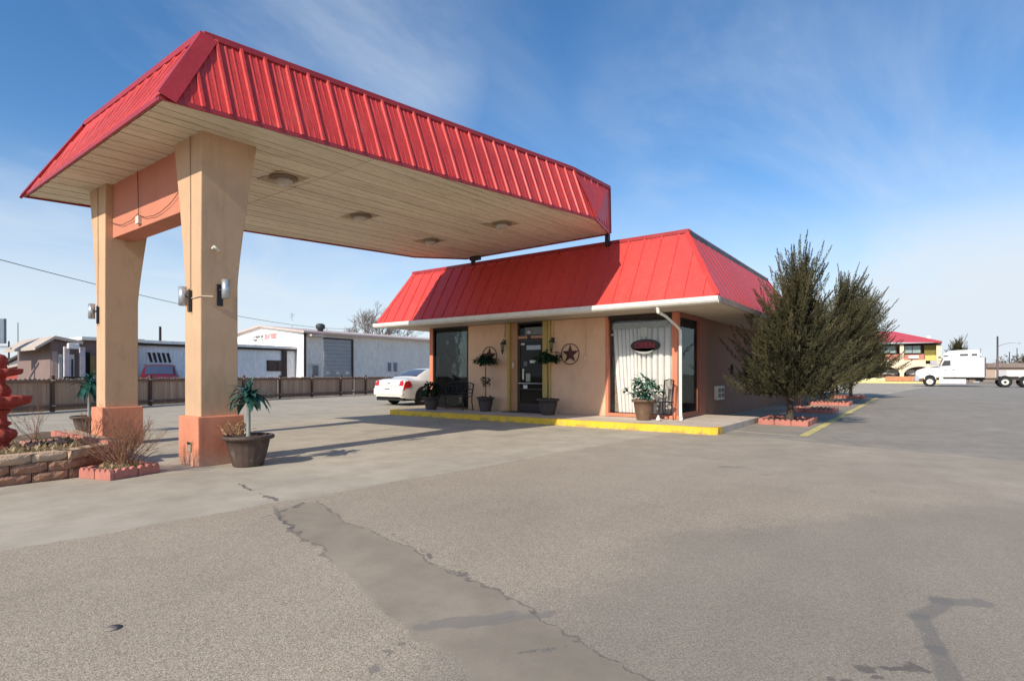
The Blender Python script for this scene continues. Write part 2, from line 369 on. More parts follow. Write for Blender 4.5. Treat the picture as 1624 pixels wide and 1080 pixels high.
    smooth = t.m('MAXIMUM', ap, tp)
    hgt = t.m('ADD', t.m('MULTIPLY', t.m('SUBTRACT', 1.0, vo.outputs['Distance']), .6), t.m('MULTIPLY', g1, .8))
    bp = t.n('ShaderNodeBump'); bp.inputs['Distance'].default_value = .008; t.set(bp.inputs['Strength'], t.lin(smooth, 0, 1, .32, .10))
    t.set(bp.inputs['Height'], hgt); t.set(b.inputs['Normal'], bp.outputs[0])
    return m
G = MB()
lot = MB()
lot.add([(-21.2,-8,.006),(70,-8,.006),(100,98.6,.006),(-40,98.6,.006),(-27.6,27,.006)], [(0,1,2,3,4)])
tag(lot.build('parking_lot', ground_mat()), kind='structure')
dirt = surf('dry_ground', (.30,.24,.17), .95, .25, .08, 3.0, .3, dirt=(.15,.14,.07), dirt_amt=.6, fine_amt=.15)
g = MB().add([(-1500,-300,0),(1500,-300,0),(1500,2500,0),(-1500,2500,0)], [(0,1,2,3)])
tag(g.build('ground', dirt), kind='structure')
# side street beyond the fence
st = surf('street_asphalt', (.20,.19,.18), .9, .15, .4, 30, .2)
tag(MB().add([(-36.5,-40,.010),(-27.5,-40,.010),(-30.0,60,.010),(-37.5,60,.010)], [(0,1,2,3)]).build('side_street', st), kind='structure')

# painted lines
yp = surf('worn_yellow_line_paint', (.62,.53,.20), .8, .2, 2, 40, .2, dirt=(.26,.24,.2), dirt_amt=.9, fine_amt=.2)
wp = surf('worn_pale_line_paint', (.60,.53,.38), .8, .2, 2, 40, .2, dirt=(.26,.24,.2), dirt_amt=.9, fine_amt=.2)
pl = MB(); 
pl.add([(-1.99,12.45,.0105),(-1.83,12.50,.0105),(-1.80,36,.0105),(-1.95,36,.0105)], [(0,1,2,3)])
tag(pl.build('yellow_parking_line', yp), kind='structure')
pl = MB(); pl.add([(-3.32,12.68,.0105),(-2.02,12.40,.0105),(-2.0,12.5,.0105),(-3.32,12.78,.0105)], [(0,1,2,3)])
tag(pl.build('pale_parking_line', wp), kind='structure')

# ================================================================ WALKWAY AND KERB
conc = surf('walkway_concrete', (.58,.49,.40), .88, .12, 1.5, 50, .2, dirt=(.2,.17,.15), dirt_amt=.6)
yk = surf('yellow_kerb_paint', (.82,.50,.035), .55, .10, 3, 50, .15, dirt=(.34,.27,.16), dirt_amt=.85, zgrime=(.0,.05,.55,(.25,.2,.1)))
y0 = 11.62
sl = MB(); sl.prism([(-13.05,y0+.13),(-3.45,y0+.13),(-3.38,y0+.25),(-3.38,15.5),(-4.79,15.5),(-4.79,13.4),(-13.3,13.4),(-13.3,13.45),(-13.42,13.4),(-13.42,y0+.5)], 0, .15)
tag(sl.build('walkway', conc, bevel=.01), kind='structure')
kb = MB()
outer = [(-13.55,13.4),(-13.55,y0+.45),(-13.48,y0+.2),(-13.33,y0+.06),(-13.1,y0),(-3.5,y0+.02),(-3.36,y0+.1),(-3.35,y0+.4)]
inner = [(-13.43,13.4),(-13.43,y0+.48),(-13.37,y0+.28),(-13.27,y0+.17),(-13.08,y0+.122),(-3.52,y0+.122),(-3.46,y0+.16),(-3.45,y0+.4)]
for i in range(len(outer)-1):
    kb.prism([outer[i], outer[i+1], inner[i+1], inner[i]], .0, .156)
tag(kb.build('yellow_kerb', yk), kind='structure')

# ================================================================ ENTRANCE CANOPY
red = surf('faded_red_ribbed_metal', (.56,.050,.044), .48, .12, 1.2, 25, .05, metal=0.0, dirt=(.62,.15,.12), dirt_amt=.45, spec=.4, streak=.35, stretch=(1,1,.4))
red_d = surf('dark_red_trim_metal', (.36,.03,.035), .4, .10, 1.2, 25, .03, spec=.5)
soff = surf('yellowed_soffit_panel', (.74,.60,.42), .6, .10, .8, 20, .05, dirt=(.30,.22,.12), dirt_amt=.55, stretch=(1.6,.35,1))
tan = surf('tan_stucco', (.62,.405,.245), .9, .09, 1.3, 120, .7, dirt=(.36,.23,.14), dirt_amt=.45, streak=.22, bumpd=.012)
pink = surf('salmon_painted_stucco', (.58,.215,.135), .85, .09, 1.3, 110, .45, dirt=(.5,.2,.12), dirt_amt=.4, bumpd=.01)
basep = surf('salmon_column_base_paint', (.72,.27,.155), .8, .14, 2.0, 90, .7, streak=.3, dirt=(.42,.13,.06), dirt_amt=.7, zgrime=(.02,.22,.5,(.42,.36,.28)), bumpd=.012)
blackm = surf('black_metal', (.025,.025,.027), .5, .2, 4, 50, .1)
grey_m = surf('grey_fixture_metal', (.50,.53,.56), .35, .08, 4, 50, .05, metal=.6)
can = thing('entrance_canopy', (-10, 3.8, 0), 'tall drive-through canopy with red ribbed metal fascia on two flared tan columns', 'canopy')
zs = lambda x, y: 4.43 + .035*y
zt = lambda x, y: 5.58 + .035*y
BT = [(-7.21,2.80),(-5.98,11.36),(-6.44,12.99),(-11.47,13.18),(-12.43,11.86),(-13.23,2.88)]
TP = [(-7.58,3.46),(-6.44,11.07),(-6.43,12.93),(-11.40,13.1),(-11.98,11.6),(-11.98,3.46)]
B3 = [Vector((x, y, zs(x, y))) for x, y in BT]; T3 = [Vector((x, y, zt(x, y))) for x, y in TP]
def line_poly(poly, s):   # t-range of the vertical line at s in a convex 2-D polygon
    hits = []
    for i in range(len(poly)):
        a, b_ = poly[i], poly[(i+1) % len(poly)]
        if (a[0]-s)*(b_[0]-s) <= 0 and abs(a[0]-b_[0]) > 1e-9:
            hits.append(a[1]+(b_[1]-a[1])*(s-a[0])/(b_[0]-a[0]))
    return (min(hits), max(hits)) if len(hits) > 1 else None
def ribbed(parent, name, a, b_, c, d, mat, pitch, rw, rh, minor=True, tuck=.0, phase=.5):
    """sloped metal panel a-b (bottom) c-d (top above b and a) with raised ribs square to the bottom edge"""
    e = (b_-a).normalized(); nrm = e.cross(d-a).normalized(); up = nrm.cross(e).normalized()
    if nrm.z < -1e-3: nrm = -nrm
    L = lambda p: ((p-a).dot(e), (p-a).dot(up)); poly = [L(a), L(b_), L(c), L(d)]; dev = (c-a).dot(nrm)
    mb = MB(); mb.add([a, b_, c, d], [(0,1,2,3)], .5)
    W = lambda s, q, h: a + e*s + up*q + nrm*(h+dev*(s/poly[2][0])*(q/poly[2][1]))
    s0 = min(p[0] for p in poly); s1 = max(p[0] for p in poly); s = s0+pitch*phase
    while s < s1:
        r1 = line_poly(poly, s-rw/2); r2 = line_poly(poly, s+rw/2)
        if r1 and r2 and min(r1[1]-r1[0], r2[1]-r2[0]) > .03:
            q0 = max(r1[0], r2[0])-tuck; q1a, q1b = r1[1], r2[1]; k = rw*.22
            mb.add([W(s-rw/2,q0,0),W(s-rw/2+k,q0,rh),W(s+rw/2-k,q0,rh),W(s+rw/2,q0,0),W(s-rw/2,q1a,0),W(s-rw/2+k,q1a,rh),W(s+rw/2-k,q1b,rh),W(s+rw/2,q1b,0)],
                   [(0,1,5,4),(1,2,6,5),(2,3,7,6),(0,3,2,1),(4,5,6,7)], .6)
        if minor:
            for ds in (pitch*.36, pitch*.64):
                r = line_poly(poly, s+ds)
                if r and r[1]-r[0] > .05:
                    q = rw*.35
                    mb.add([W(s+ds-q,r[0],.001),W(s+ds,r[0],rh*.28),W(s+ds+q,r[0],.001),W(s+ds-q,r[1]-.01,.001),W(s+ds,r[1]-.01,rh*.28),W(s+ds+q,r[1]-.01,.001)],
                       [(0,1,4,3),(1,2,5,4)], .5)
        s += pitch
    return mb.build(name, mat, parent, world=True)
for i in range(6):
    j = (i+1) % 6
    if i < 5: ribbed(can, 'fascia_panel', B3[i], B3[j], T3[j], T3[i], red, .315, .062, .032)
    else: ribbed(can, 'fascia_panel', B3[i], B3[j], T3[j], T3[i], red, .315, .05, .014, minor=False)
# trims: top cap, bottom drip edge, hip flashings
tr = MB()
for i in range(6):
    j = (i+1) % 6; a, b_ = T3[i], T3[j]; e = (b_-a).normalized(); o = e.cross(Vector((0,0,1)))
    tr.obox(a-o*.03+Vector((0,0,-.045)), (b_-a), o*.075, (0,0,.085))
tr.build('top_trim', red_d, can, world=True, bevel=.006)
tr = MB()
for i in range(6):
    j = (i+1) % 6; a, b_ = B3[i], B3[j]; e = (b_-a).normalized(); o = e.cross(Vector((0,0,1)))
    tr.obox(a-o*.02+Vector((0,0,-.04)), (b_-a), o*.03, (0,0,.055))
tr.build('drip_edge', red_d, can, world=True)
for i in range(6):
    a, b_ = B3[i], T3[i]; e1 = (B3[(i+1) % 6]-a).normalized(); e0 = (B3[i-1]-a).normalized()
    wd = .17 if i in (0, 5) else .07
    u_ = (b_-a); hp = MB()
    n1 = e1.cross(u_).normalized(); n1 = n1 if n1.z > 0 else -n1; n0 = e0.cross(u_).normalized(); n0 = n0 if n0.z > 0 else -n0
    p = [a+n1*.036+n0*.0, b_+n1*.036]
    q1 = u_.cross(n1).normalized(); q1 = q1 if q1.dot(e1) > 0 else -q1
    q0 = u_.cross(n0).normalized(); q0 = q0 if q0.dot(e0) > 0 else -q0
    ridge0, ridge1 = a+(n1+n0).normalized()*.05, b_+(n1+n0).normalized()*.05
    hp.add([ridge0, ridge1, b_+q1*wd+n1*.04, a+q1*wd+n1*.04, b_+q0*wd*.5+n0*.04, a+q0*wd*.5+n0*.04, b_+q1*wd+n1*.0, a+q1*wd], [(0,1,2,3),(0,5,4,1),(3,2,6,7)])
    hp.build('hip_flashing', red_d, can, world=True)
MB().prism(TP, lambda x, y: zt(x, y)-.08, lambda x, y: zt(x, y)-.02).build('roof_deck', surf('pale_roof_membrane', (.6,.6,.58), .8), can, world=True)
# soffit strips
def clipx(poly, x0, x1):
    def cut(ps, x, keep):
        out = []
        for i in range(len(ps)):
            a, b_ = ps[i], ps[(i+1) % len(ps)]; ia, ib = keep(a[0], x), keep(b_[0], x)
            if ia: out.append(a)
            if ia != ib: k = (x-a[0])/(b_[0]-a[0]); out.append((x, a[1]+(b_[1]-a[1])*k))
        return out
    ps = cut(poly, x0, lambda a, b_: a >= b_); return cut(ps, x1, lambda a, b_: a <= b_) if ps else []
def clipy(poly, y0_, y1_):
    ps = clipx([(p[1], p[0]) for p in poly], y0_, y1_); return [(p[1], p[0]) for p in ps]
sf = MB(); cx_ = sum(p[0] for p in BT)/6; cy_ = sum(p[1] for p in BT)/6
inn = [(cx_+(p[0]-cx_)*.985, cy_+(p[1]-cy_)*.99) for p in BT]
sf.prism(inn, lambda x, y: zs(x, y)+.012, lambda x, y: zs(x, y)+.03, .9)
x = -13.3; k = 0
while x < -5.9:
    for (ya, yb) in ((2.7, 5.72), (5.735, 11.50), (11.515, 13.3)):
        p = clipy(clipx(inn, x+(.022 if k % 4 == 0 else .007), x+.191), ya, yb)
        if len(p) > 2:
            d = rnd.uniform(-.0015, .0015)
            sf.prism(p, lambda x, y: zs(x, y)-(.012, .006, .013, .007)[k % 4]+d, lambda x, y: zs(x, y)+.012, rnd.random()*.35)
    x += .20; k += 1
sf.build('soffit', surf('soffit_panel', (.76,.67,.51), .62, .09, .8, 20, .05, dirt=(.28,.20,.11), dirt_amt=.6, stretch=(1.8,.3,1), tint=.5, tint_col=(.34,.25,.15)), can, world=True)
# soffit lamps
lampg = surf('frosted_lamp_glass', (.50,.46,.40), .3, .05, 5, 50, 0)
for (x, y) in [(-8.73,5.3),(-9.75,7.72),(-7.88,10.3),(-10.4,10.5)]:
    z = zs(x, y)-.014
    a = MB().lathe([(.0,z-.006),(.23,z-.006),(.23,z-.022),(.17,z-.045),(.16,z-.045)], 24, (x, y, 0)).build('soffit_lamp', surf('aged_lamp_ring', (.20,.155,.11), .6), can, world=True)
    MB().prism([(x-.42,y-.24),(x+.30,y-.24),(x+.30,y+.30),(x-.42,y+.30)], lambda a_, b_: zs(a_, b_)-.018, lambda a_, b_: zs(a_, b_)-.013).build('mounting_panel', surf('stained_mounting_panel', (.44,.33,.21), .7, .2, 3, 30, 0, dirt=(.16,.11,.07), dirt_amt=.8), a, world=True)
    MB().lathe([(.15,z-.04),(.15,z-.075),(.10,z-.115),(.0,z-.125)], 24, (x, y, 0)).build('lamp_lens', lampg, a, world=True)
st_ = surf('soffit_stain_patch', (.42,.33,.22), .7, .2, 6, 30, 0)
# columns: straight shaft, flaring towards the soffit
def column(x0, x1, flare_l, flare_r, fl_back, name='column'):
    ya, yb = 3.55, 4.06; mb = MB(); N = 16
    lev = [(.55, 0)] + [(.68+ (2.5-.68)*i/3, 0) for i in range(4)] + [(2.5 + 2.1*(i/N), (i/N)) for i in range(1, N+1)]
    ring = []
    for z, q in lev:
        f_ = q**1.25 if q > 0 else 0
        ring.append([(x0-flare_l*f_, ya), (x1+flare_r*f_, ya), (x1+flare_r*f_, yb+fl_back*f_), (x0-flare_l*f_, yb+fl_back*f_)])
    vs = [(p[0], p[1], lev[i][0]) for i, r in enumerate(ring) for p in r]
    fs = [(i*4+k, i*4+(k+1) % 4, (i+1)*4+(k+1) % 4, (i+1)*4+k) for i in range(len(lev)-1) for k in range(4)]
    fs += [(3,2,1,0), tuple((len(lev)-1)*4+k for k in range(4))]
    c = mb.add(vs, fs).build(name, tan, can, world=True, bevel=.012)
    MB().box(x0-.06, ya-.06, 0, x1+.06, yb+.06, .68).build('column_base', basep, c, world=True, bevel=.015)
    return c
c1 = column(-8.32, -7.85, .36, .03, .27)
c2 = column(-11.76, -11.36, .36, .03, .27)
# connecting beam
MB().box(-11.34, 3.66, 3.62, -8.3, 4.0, 4.60).build('beam', pink, can, world=True, bevel=.012)
wr = surf('black_cable', (.02,.018,.016), .6, 0, 1, 10, 0)
def sag(p, q, d, n=12):
    p, q = Vector(p), Vector(q); return [p.lerp(q, i/n)+Vector((0, 0, -4*d*(i/n)*(1-i/n)+rnd.uniform(-.008,.008))) for i in range(n+1)]
for pts in (sag((-10.2,3.635,4.56), (-10.15,3.635,3.72), .0, 8), sag((-11.34,3.63,3.90), (-10.15,3.63,3.84), .10), sag((-10.15,3.63,3.82), (-8.5,3.63,4.02), .20, 16)):
    MB().tube(pts, .005, 5).build('cable', wr, can, world=True)
MB().box(-10.22, 3.61, 3.68, -10.10, 3.66, 3.80).build('cable_box', surf('pale_hook', (.65,.6,.5), .5), can, world=True)
for cx0, cpar in ((-8.14, c1), (-11.66, c2)):
    MB().tube([(cx0,3.54,4.55),(cx0+.015,3.54,3.4),(cx0+.02,3.535,2.4),(cx0+.02,3.53,2.1)], .0045, 5).build('conduit', surf('brown_hairline_wire', (.26,.17,.11), .8), cpar, world=True)
# wall lamps (up and down cylinders)
def updown(px, py, pz, out, par, sc_=1.0):
    ox, oy = out
    cyl = MB().lathe([(.0,-.13*sc_),(.052,-.13*sc_),(.052,.13*sc_),(.0,.13*sc_)], 16, (px+ox*.17, py+oy*.17, pz)).build('lamp_cylinder', grey_m, par, world=True)
    MB().tube([(px, py, pz), (px+ox*.13, py+oy*.13, pz)], .016, 8).build('lamp_arm', blackm, cyl, world=True)
    MB().box(px-.05 if ox == 0 else px-.0, py-.01 if ox == 0 else py-.04, pz-.22, px+.02 if ox == 0 else px+.012, py+.012 if ox == 0 else py+.04, pz+.08).build('lamp_bracket', blackm, cyl, world=True)
updown(-8.10, 3.545, 2.33, (-.55, -.45), c1); updown(-7.84, 3.80, 2.42, (1, 0), c1); updown(-11.62, 3.545, 2.36, (-.6, -.45), c2)
MB().tube([(-8.12,3.54,2.30),(-7.84,3.54,2.31),(-7.83,3.70,2.32)], .008, 5).build('conduit', surf('painted_conduit', (.6,.5,.38), .6), c1, world=True)
MB().tube([(-7.83,3.70,2.98),(-7.79,3.70,3.0),(-7.78,3.73,2.97),(-7.80,3.76,2.96)], .02, 8).build('wall_hook', surf('pale_hook', (.65,.6,.5), .5), c1, world=True)
# chipped paint and knock-out on the near base
MB().add([(-8.10,3.482,.20),(-7.98,3.482,.19),(-7.97,3.482,.33),(-8.09,3.482,.34)], [(0,1,2,3)]).build('chipped_patch', surf('bare_mortar', (.34,.27,.19), .95, .3, 12, 60, .6), c1, world=True)
MB().box(-8.08, 3.474, .30, -7.99, 3.481, .33).build('knockout_hole', blackm, c1, world=True)
# rear posts down to the office roof
for (x, y, zb) in ((-6.52,13.02,4.56), (-11.15,13.12,4.56)):
    MB().box(x-.05, y-.05, zb, x+.05, y+.05, zs(x, y)+.02).build('rear_post', blackm, can, world=True)
MB().box(-11.2,13.0,4.76,-10.85,13.14,4.90).build('rear_bracket', blackm, can, world=True)
# ================================================================ OFFICE BUILDING
wallm = surf('peach_stucco_wall', (.80,.50,.315), .9, .09, .9, 110, .6, dirt=(.50,.29,.18), dirt_amt=.45, streak=.10, zgrime=(.15,.42,.35,(.42,.28,.2)), bumpd=.01)
sidem = surf('brown_shaded_side_stucco', (.27,.15,.10), .9, .08, .9, 110, .4, dirt=(.28,.16,.1), dirt_amt=.35, zgrime=(.0,.3,.4,(.2,.13,.1)), bumpd=.01)  # brown paint deepened to carry the shade on this side
roofm = surf('red_standing_seam_metal', (.64,.065,.055), .48, .09, .6, 25, .05, dirt=(.70,.16,.13), dirt_amt=.4, spec=.4, streak=.25, stretch=(1,1,.4))
white_t = surf('white_painted_trim', (.80,.77,.70), .55, .06, 2, 40, .08, dirt=(.5,.42,.3), dirt_amt=.35)
orng = surf('salmon_window_frame_paint', (.66,.22,.125), .65, .1, 2, 60, .15, dirt=(.42,.13,.07), dirt_amt=.5)
ochre = surf('ochre_door_frame_paint', (.52,.36,.11), .65, .1, 2, 60, .15, dirt=(.4,.25,.08), dirt_amt=.5)
brownp = surf('brown_post_paint', (.34,.13,.075), .7, .1, 2, 60, .2)
bronze = surf('dark_bronze_metal', (.035,.022,.018), .45, .1, 3, 60, .05)
glass = glassmat('window_glass', (.97,.97,.965), .9, .02, (.30,.33,.31))
glass_d = glassmat('door_glass', (.30,.30,.30), .45, .02, (.06,.06,.06))
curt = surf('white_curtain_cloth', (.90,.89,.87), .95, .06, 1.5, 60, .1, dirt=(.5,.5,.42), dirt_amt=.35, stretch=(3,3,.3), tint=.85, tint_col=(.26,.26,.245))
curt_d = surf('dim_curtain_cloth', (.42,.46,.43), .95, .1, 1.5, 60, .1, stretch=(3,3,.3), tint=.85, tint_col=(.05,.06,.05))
darki = surf('dim_interior', (.05,.042,.035), .9, .2, 1, 10, 0)
off = thing('office_building', (-9, 17, 0), 'low motel office with red mansard metal roof and peach stucco front', 'building')
WZ0, WZ1 = .15, 2.79; YF = 13.4; XR = -4.8; XL = -13.3
W = MB()
W.box(-11.60, YF, WZ0, -10.02, YF+.2, WZ1); W.build('wall', wallm, off, world=True, bevel=.008); W = MB(); W.box(-8.50, YF, WZ0, -6.76, YF+.2, WZ1)
W.build('wall', wallm, off, world=True, bevel=.008)
for q in ((XR-.2, 15.5, 0, XR, 21.8, WZ1), (XL, 13.75, 0, XL+.2, 21.8, WZ1), (XL+.2, 21.6, 0, XR-.2, 21.8, WZ1)): MB().box(*q).build('wall', sidem, off, world=True)
MB().box(XR-.012, 15.42, 0, XR+.02, 15.5, WZ1).build('corner_trim', brownp, off, world=True)
# interior shell
I = MB(); I.box(XL+.25, 15.6, .0, XR-.25, 15.7, 2.8); I.box(XL+.21, 13.62, .151, XR-.21, 15.6, .16); I.box(-11.3, 13.62, .16, -11.2, 15.6, 2.8); I.box(-7.2, 13.62, .16, -7.1, 15.6, 2.8)
I.build('interior_partition', darki, off, world=True)
# eaves soffit
MB().prism([(-14.40,12.16),(-3.50,12.16),(-3.50,22.9),(-14.40,22.9)], 2.80, 2.83).build('eave_soffit', surf('eave_soffit_paint', (.55,.47,.37), .8, .1), off, world=True)
# roof slopes
E0 = [Vector(p) for p in ((-14.45,12.1,2.92),(-3.45,12.1,2.92),(-3.45,22.95,2.92),(-14.45,22.95,2.92))]
R0 = [Vector(p) for p in ((-13.77,13.14,4.67),(-4.49,13.14,4.67),(-4.49,21.6,4.67),(-13.77,21.6,4.67))]
for i in range(4):
    j = (i+1) % 4
    ribbed(off, 'roof_slope', E0[i], E0[j], R0[j], R0[i], roofm, .43, .045 if i != 1 else .03, .026 if i != 1 else .007, minor=False, phase=.75)
for i in range(4):
    a, b_ = E0[i], R0[i]; c_ = Vector((-9, 17.5, 3.5)); o = (a-c_); o.z = 0; o.normalize()
    j1 = (E0[(i+1) % 4]-a).normalized(); j0 = (E0[i-1]-a).normalized(); up = Vector((0,0,.05)); k = o*.02
    MB().add([a+k+up, b_+k+up, b_+j1*.09+up*.6, a+j1*.09+up*.6, b_+j0*.09+up*.6, a+j0*.09+up*.6], [(0,1,2,3),(0,5,4,1)]).build('hip_cap', red, off, world=True)
rt = MB()
for i in range(4):
    j = (i+1) % 4; a, b_ = R0[i], R0[j]; e = (b_-a).normalized(); o = e.cross(Vector((0,0,1)))
    rt.obox(a-e*.06+o*.05+Vector((0,0,-.05)), (b_-a)+e*.12, -o*.30, (0,0,.09))
rt.build('ridge_cap', red_d, off, world=True)
rt = MB(); n_ = int((R0[1]-R0[0]).length/.43)
for i in range(n_): 
    x = R0[0].x+.2+i*.43; rt.box(x, 13.06, 4.45, x+.36, 13.12, 4.60)
rt.build('closure_strip', red, off, world=True)
n_ = int((R0[2]-R0[1]).length/.2); rt = MB()
rt.box(-4.50, 13.2, 4.52, -4.42, 21.5, 4.665).build('vent_strip', bronze, off, world=True)
MB().prism([(-13.7,13.2),(-4.55,13.2),(-4.55,21.5),(-13.7,21.5)], 4.55, 4.6).build('flat_roof', surf('roof_membrane', (.7,.7,.67), .8), off, world=True)
# gutter and downspout
gt = MB(); prof = [(0,.02),(.10,.02),(.13,.06),(.13,.145),(.115,.145),(.115,.07),(.09,.035),(0,.035)]
gt.extr([(-p[0], p[1]) for p in prof], (-14.5, 12.10, 2.77), (0,1,0), (0,0,1), (11.08, 0, 0))
gt.box(-14.47, 12.10, 2.77, -3.45, 12.14, 2.93); gt.box(-3.43, 11.97, 2.772, -3.42, 12.10, 2.915)
g_ = gt.build('gutter', white_t, off, world=True)
MB().box(-3.49,12.14,2.80,-3.44,22.9,2.925).build('fascia_board', surf('side_fascia_paint', (.42,.30,.22), .7), off, world=True)
ds = MB(); ds.tube([(-4.80,12.06,2.80),(-4.79,12.08,2.66),(-4.74,12.4,2.60),(-4.72,13.05,2.42),(-4.715,13.3,2.33),(-4.715,13.32,2.18),(-4.715,13.32,.45),(-4.71,13.31,.30),(-4.66,13.2,.21),(-4.62,13.1,.19)], .042, 4)
ds.build('downspout', white_t, off, world=True, bevel=.006)
# left window
def window(x0, x1, z0, z1, y, fm, fw, name='window', gm=glass, sill=True):
    f_ = MB(); f_.box(x0, y-.03, z0, x0+fw, y+.09, z1); f_.box(x1-fw, y-.03, z0, x1, y+.09, z1)
    if sill: f_.box(x0+fw, y-.05, z0, x1-fw, y+.085, z0+fw*.9)
    o = f_.build(name, fm, off, world=True, bevel=.005)
    MB().box(x0+fw, y-.025, z1-fw, x1-fw, y+.085, z1).build('header', bronze, o, world=True)
    MB().box(x0+fw, y+.03, z0+(fw*.9 if sill else 0), x1-fw, y+.038, z1-fw).build('pane', gm, o, world=True)
    return o
def curtain(x0, x1, z0, z1, y, mat, n=18, amp=.035, parent=None, seed=1, pinch=None, axis='x'):
    r = random.Random(seed); mb = MB(); cols = n*12; rows = 14; ph = [r.uniform(0, 6.28) for _ in range(4)]
    vs = []
    for j in range(rows+1):
        q = j/rows; z = z0+(z1-z0)*q
        for i in range(cols+1):
            s = i/cols; xx = x0+(x1-x0)*s
            if pinch: xx = xx + pinch(s, 1-q)
            a = -2*amp*(.65+.35*math.sin(7*s+ph[0]))*abs(math.sin(PI*n*s+ph[1]+1.3*math.sin(5*s+ph[2])+.4*math.sin(3*q+ph[3])))**.45
            vs.append((xx, y+a, z) if axis == 'x' else (y+a, xx, z))
    fs = [(j*(cols+1)+i, j*(cols+1)+i+1, (j+1)*(cols+1)+i+1, (j+1)*(cols+1)+i) for j in range(rows) for i in range(cols)]
    mb.add(vs, fs, .5, True)
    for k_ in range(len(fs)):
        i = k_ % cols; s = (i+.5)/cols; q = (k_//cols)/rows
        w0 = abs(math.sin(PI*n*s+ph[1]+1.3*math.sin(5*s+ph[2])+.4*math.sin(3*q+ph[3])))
        mb.c[k_] = max(0, 1-w0*1.9)  # fold valleys tinted darker, shade painted into the cloth
    return mb.build('curtain', mat, parent, world=True)
w1_ = window(-13.15, -11.60, .17, 2.79, YF+.02, bronze, .05, gm=glassmat('left_window_glass', (.52,.57,.54), 1.0, .06, (.14,.16,.15)))
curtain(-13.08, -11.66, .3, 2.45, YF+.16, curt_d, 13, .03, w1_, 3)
MB().box(-13.1, YF+.09, 2.45, -11.65, YF+.14, 2.74).build('valance', surf('dark_valance', (.12,.10,.08), .9, .2), w1_, world=True)
MB().box(XL, YF-.02, .15, -13.15, YF+.35, WZ1).build('corner_post', orng, off, world=True, bevel=.006)
# right window with its orange frame
w2_ = window(-6.76, -4.85, .16, 2.79, YF+.0, orng, .085)
def pin(s, d):   # curtains swept apart towards the bottom left
    return .16*d*(1-s)**2 - .02*d*s
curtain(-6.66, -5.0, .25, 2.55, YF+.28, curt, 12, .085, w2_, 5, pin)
MB().box(-6.62, YF+.10, 2.44, -5.10, YF+.14, 2.60).build('valance', surf('lace_valance', (.42,.40,.33), .9, .25, 12, 80, .2), w2_, world=True)
MB().box(-5.80, YF+.055, 2.22, -5.62, YF+.058, 2.46).build('window_notice', surf('white_notice_paper', (.72,.70,.62), .7, .05), w2_, world=True)
MB().box(-6.63, YF+.052, 2.28, -6.55, YF+.055, 2.33).build('sticker', surf('white_sticker', (.75,.73,.7), .6, .05), w2_, world=True)
# patterned lining seen beside the curtain
MB().box(-6.62, YF+.26, .25, -5.06, YF+.27, 1.7).build('lining', surf('speckled_lining', (.30,.22,.17), .9, .5, 14, 90, 0, dirt=(.7,.66,.6), dirt_amt=.9), w2_, world=True)
MB().box(-4.94, YF-.035, .15, XR+.0, YF+.16, WZ1).build('corner_post', orng, off, world=True, bevel=.006)
MB().box(-5.0, YF-.09, .15, XR+.06, YF+.2, .24).build('post_foot', orng, off, world=True, bevel=.02)
# side window
f_ = MB(); f_.box(XR-.1, 14.95, .15, XR+.03, 15.42, WZ1); f_.box(XR-.09, YF+.16, .15, XR+.025, 14.95, .28); f_.box(XR-.09, YF+.16, 2.68, XR+.025, 14.95, WZ1)
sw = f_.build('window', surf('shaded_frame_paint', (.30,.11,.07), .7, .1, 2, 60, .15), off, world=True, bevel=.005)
MB().box(XR-.05, YF+.16, .28, XR-.042, 14.95, 2.68).build('pane', glassmat('side_glass', (.50,.55,.54), .35, .05, (.14,.16,.16)), sw, world=True)
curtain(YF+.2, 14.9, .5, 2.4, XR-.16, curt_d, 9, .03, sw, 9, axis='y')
# small wall air-conditioner on the side
acm = surf('pale_plastic', (.62,.58,.50), .6, .06)
ac = MB().box(XR, 16.35, .52, XR+.10, 17.05, .92).build('wall_air_conditioner', acm, off, world=True, bevel=.01)
gr = MB()
for k in range(2):
    for q in range(2): gr.box(XR+.10, 16.44+k*.32, .58+q*.155, XR+.106, 16.68+k*.32, .70+q*.155)
gr.build('grille', bronze, ac, world=True)
MB().box(XR, 18.1, 1.25, XR+.07, 18.2, 1.55).build('wall_lamp', blackm, off, world=True)
# door
MB().box(-10.02, YF-.05, .15, -9.93, YF+.2, WZ1).build('door_jamb', ochre, off, world=True, bevel=.006); MB().box(-8.56, YF-.05, .15, -8.48, YF+.2, WZ1).build('door_jamb', ochre, off, world=True, bevel=.006)
jm = MB(); jm.box(-9.93, YF+.03, .15, -9.70, YF+.2, WZ1); jm.build('side_panel', surf('tan_side_panel_paint', (.45,.24,.12), .7, .1, 2, 60, .15, dirt=(.4,.28,.08), dirt_amt=.5), off, world=True)
MB().box(-8.76, YF-.03, .15, -8.60, YF+.15, WZ1).build('side_panel', ochre, off, world=True, bevel=.005)
MB().box(-8.60, YF+.0, .15, -8.56, YF+.2, WZ1).build('side_panel', wallm, off, world=True)
dr = MB(); dx0, dx1, dy = -9.69, -8.77, YF+.08
dr.box(dx0, dy, .17, dx0+.07, dy+.05, 2.30); dr.box(dx1-.07, dy, .17, dx1, dy+.05, 2.30); dr.box(dx0+.07, dy+.002, 2.22, dx1-.07, dy+.048, 2.30); dr.box(dx0+.07, dy+.002, .17, dx1-.07, dy+.048, .40); dr.box(dx0+.07, dy+.002, .80, dx1-.07, dy+.048, .84)
door = dr.build('door', bronze, off, world=True, bevel=.004)
MB().box(dx0+.07, dy+.02, .40, dx1-.07, dy+.028, 2.22).build('door_glass', glass_d, door, world=True)
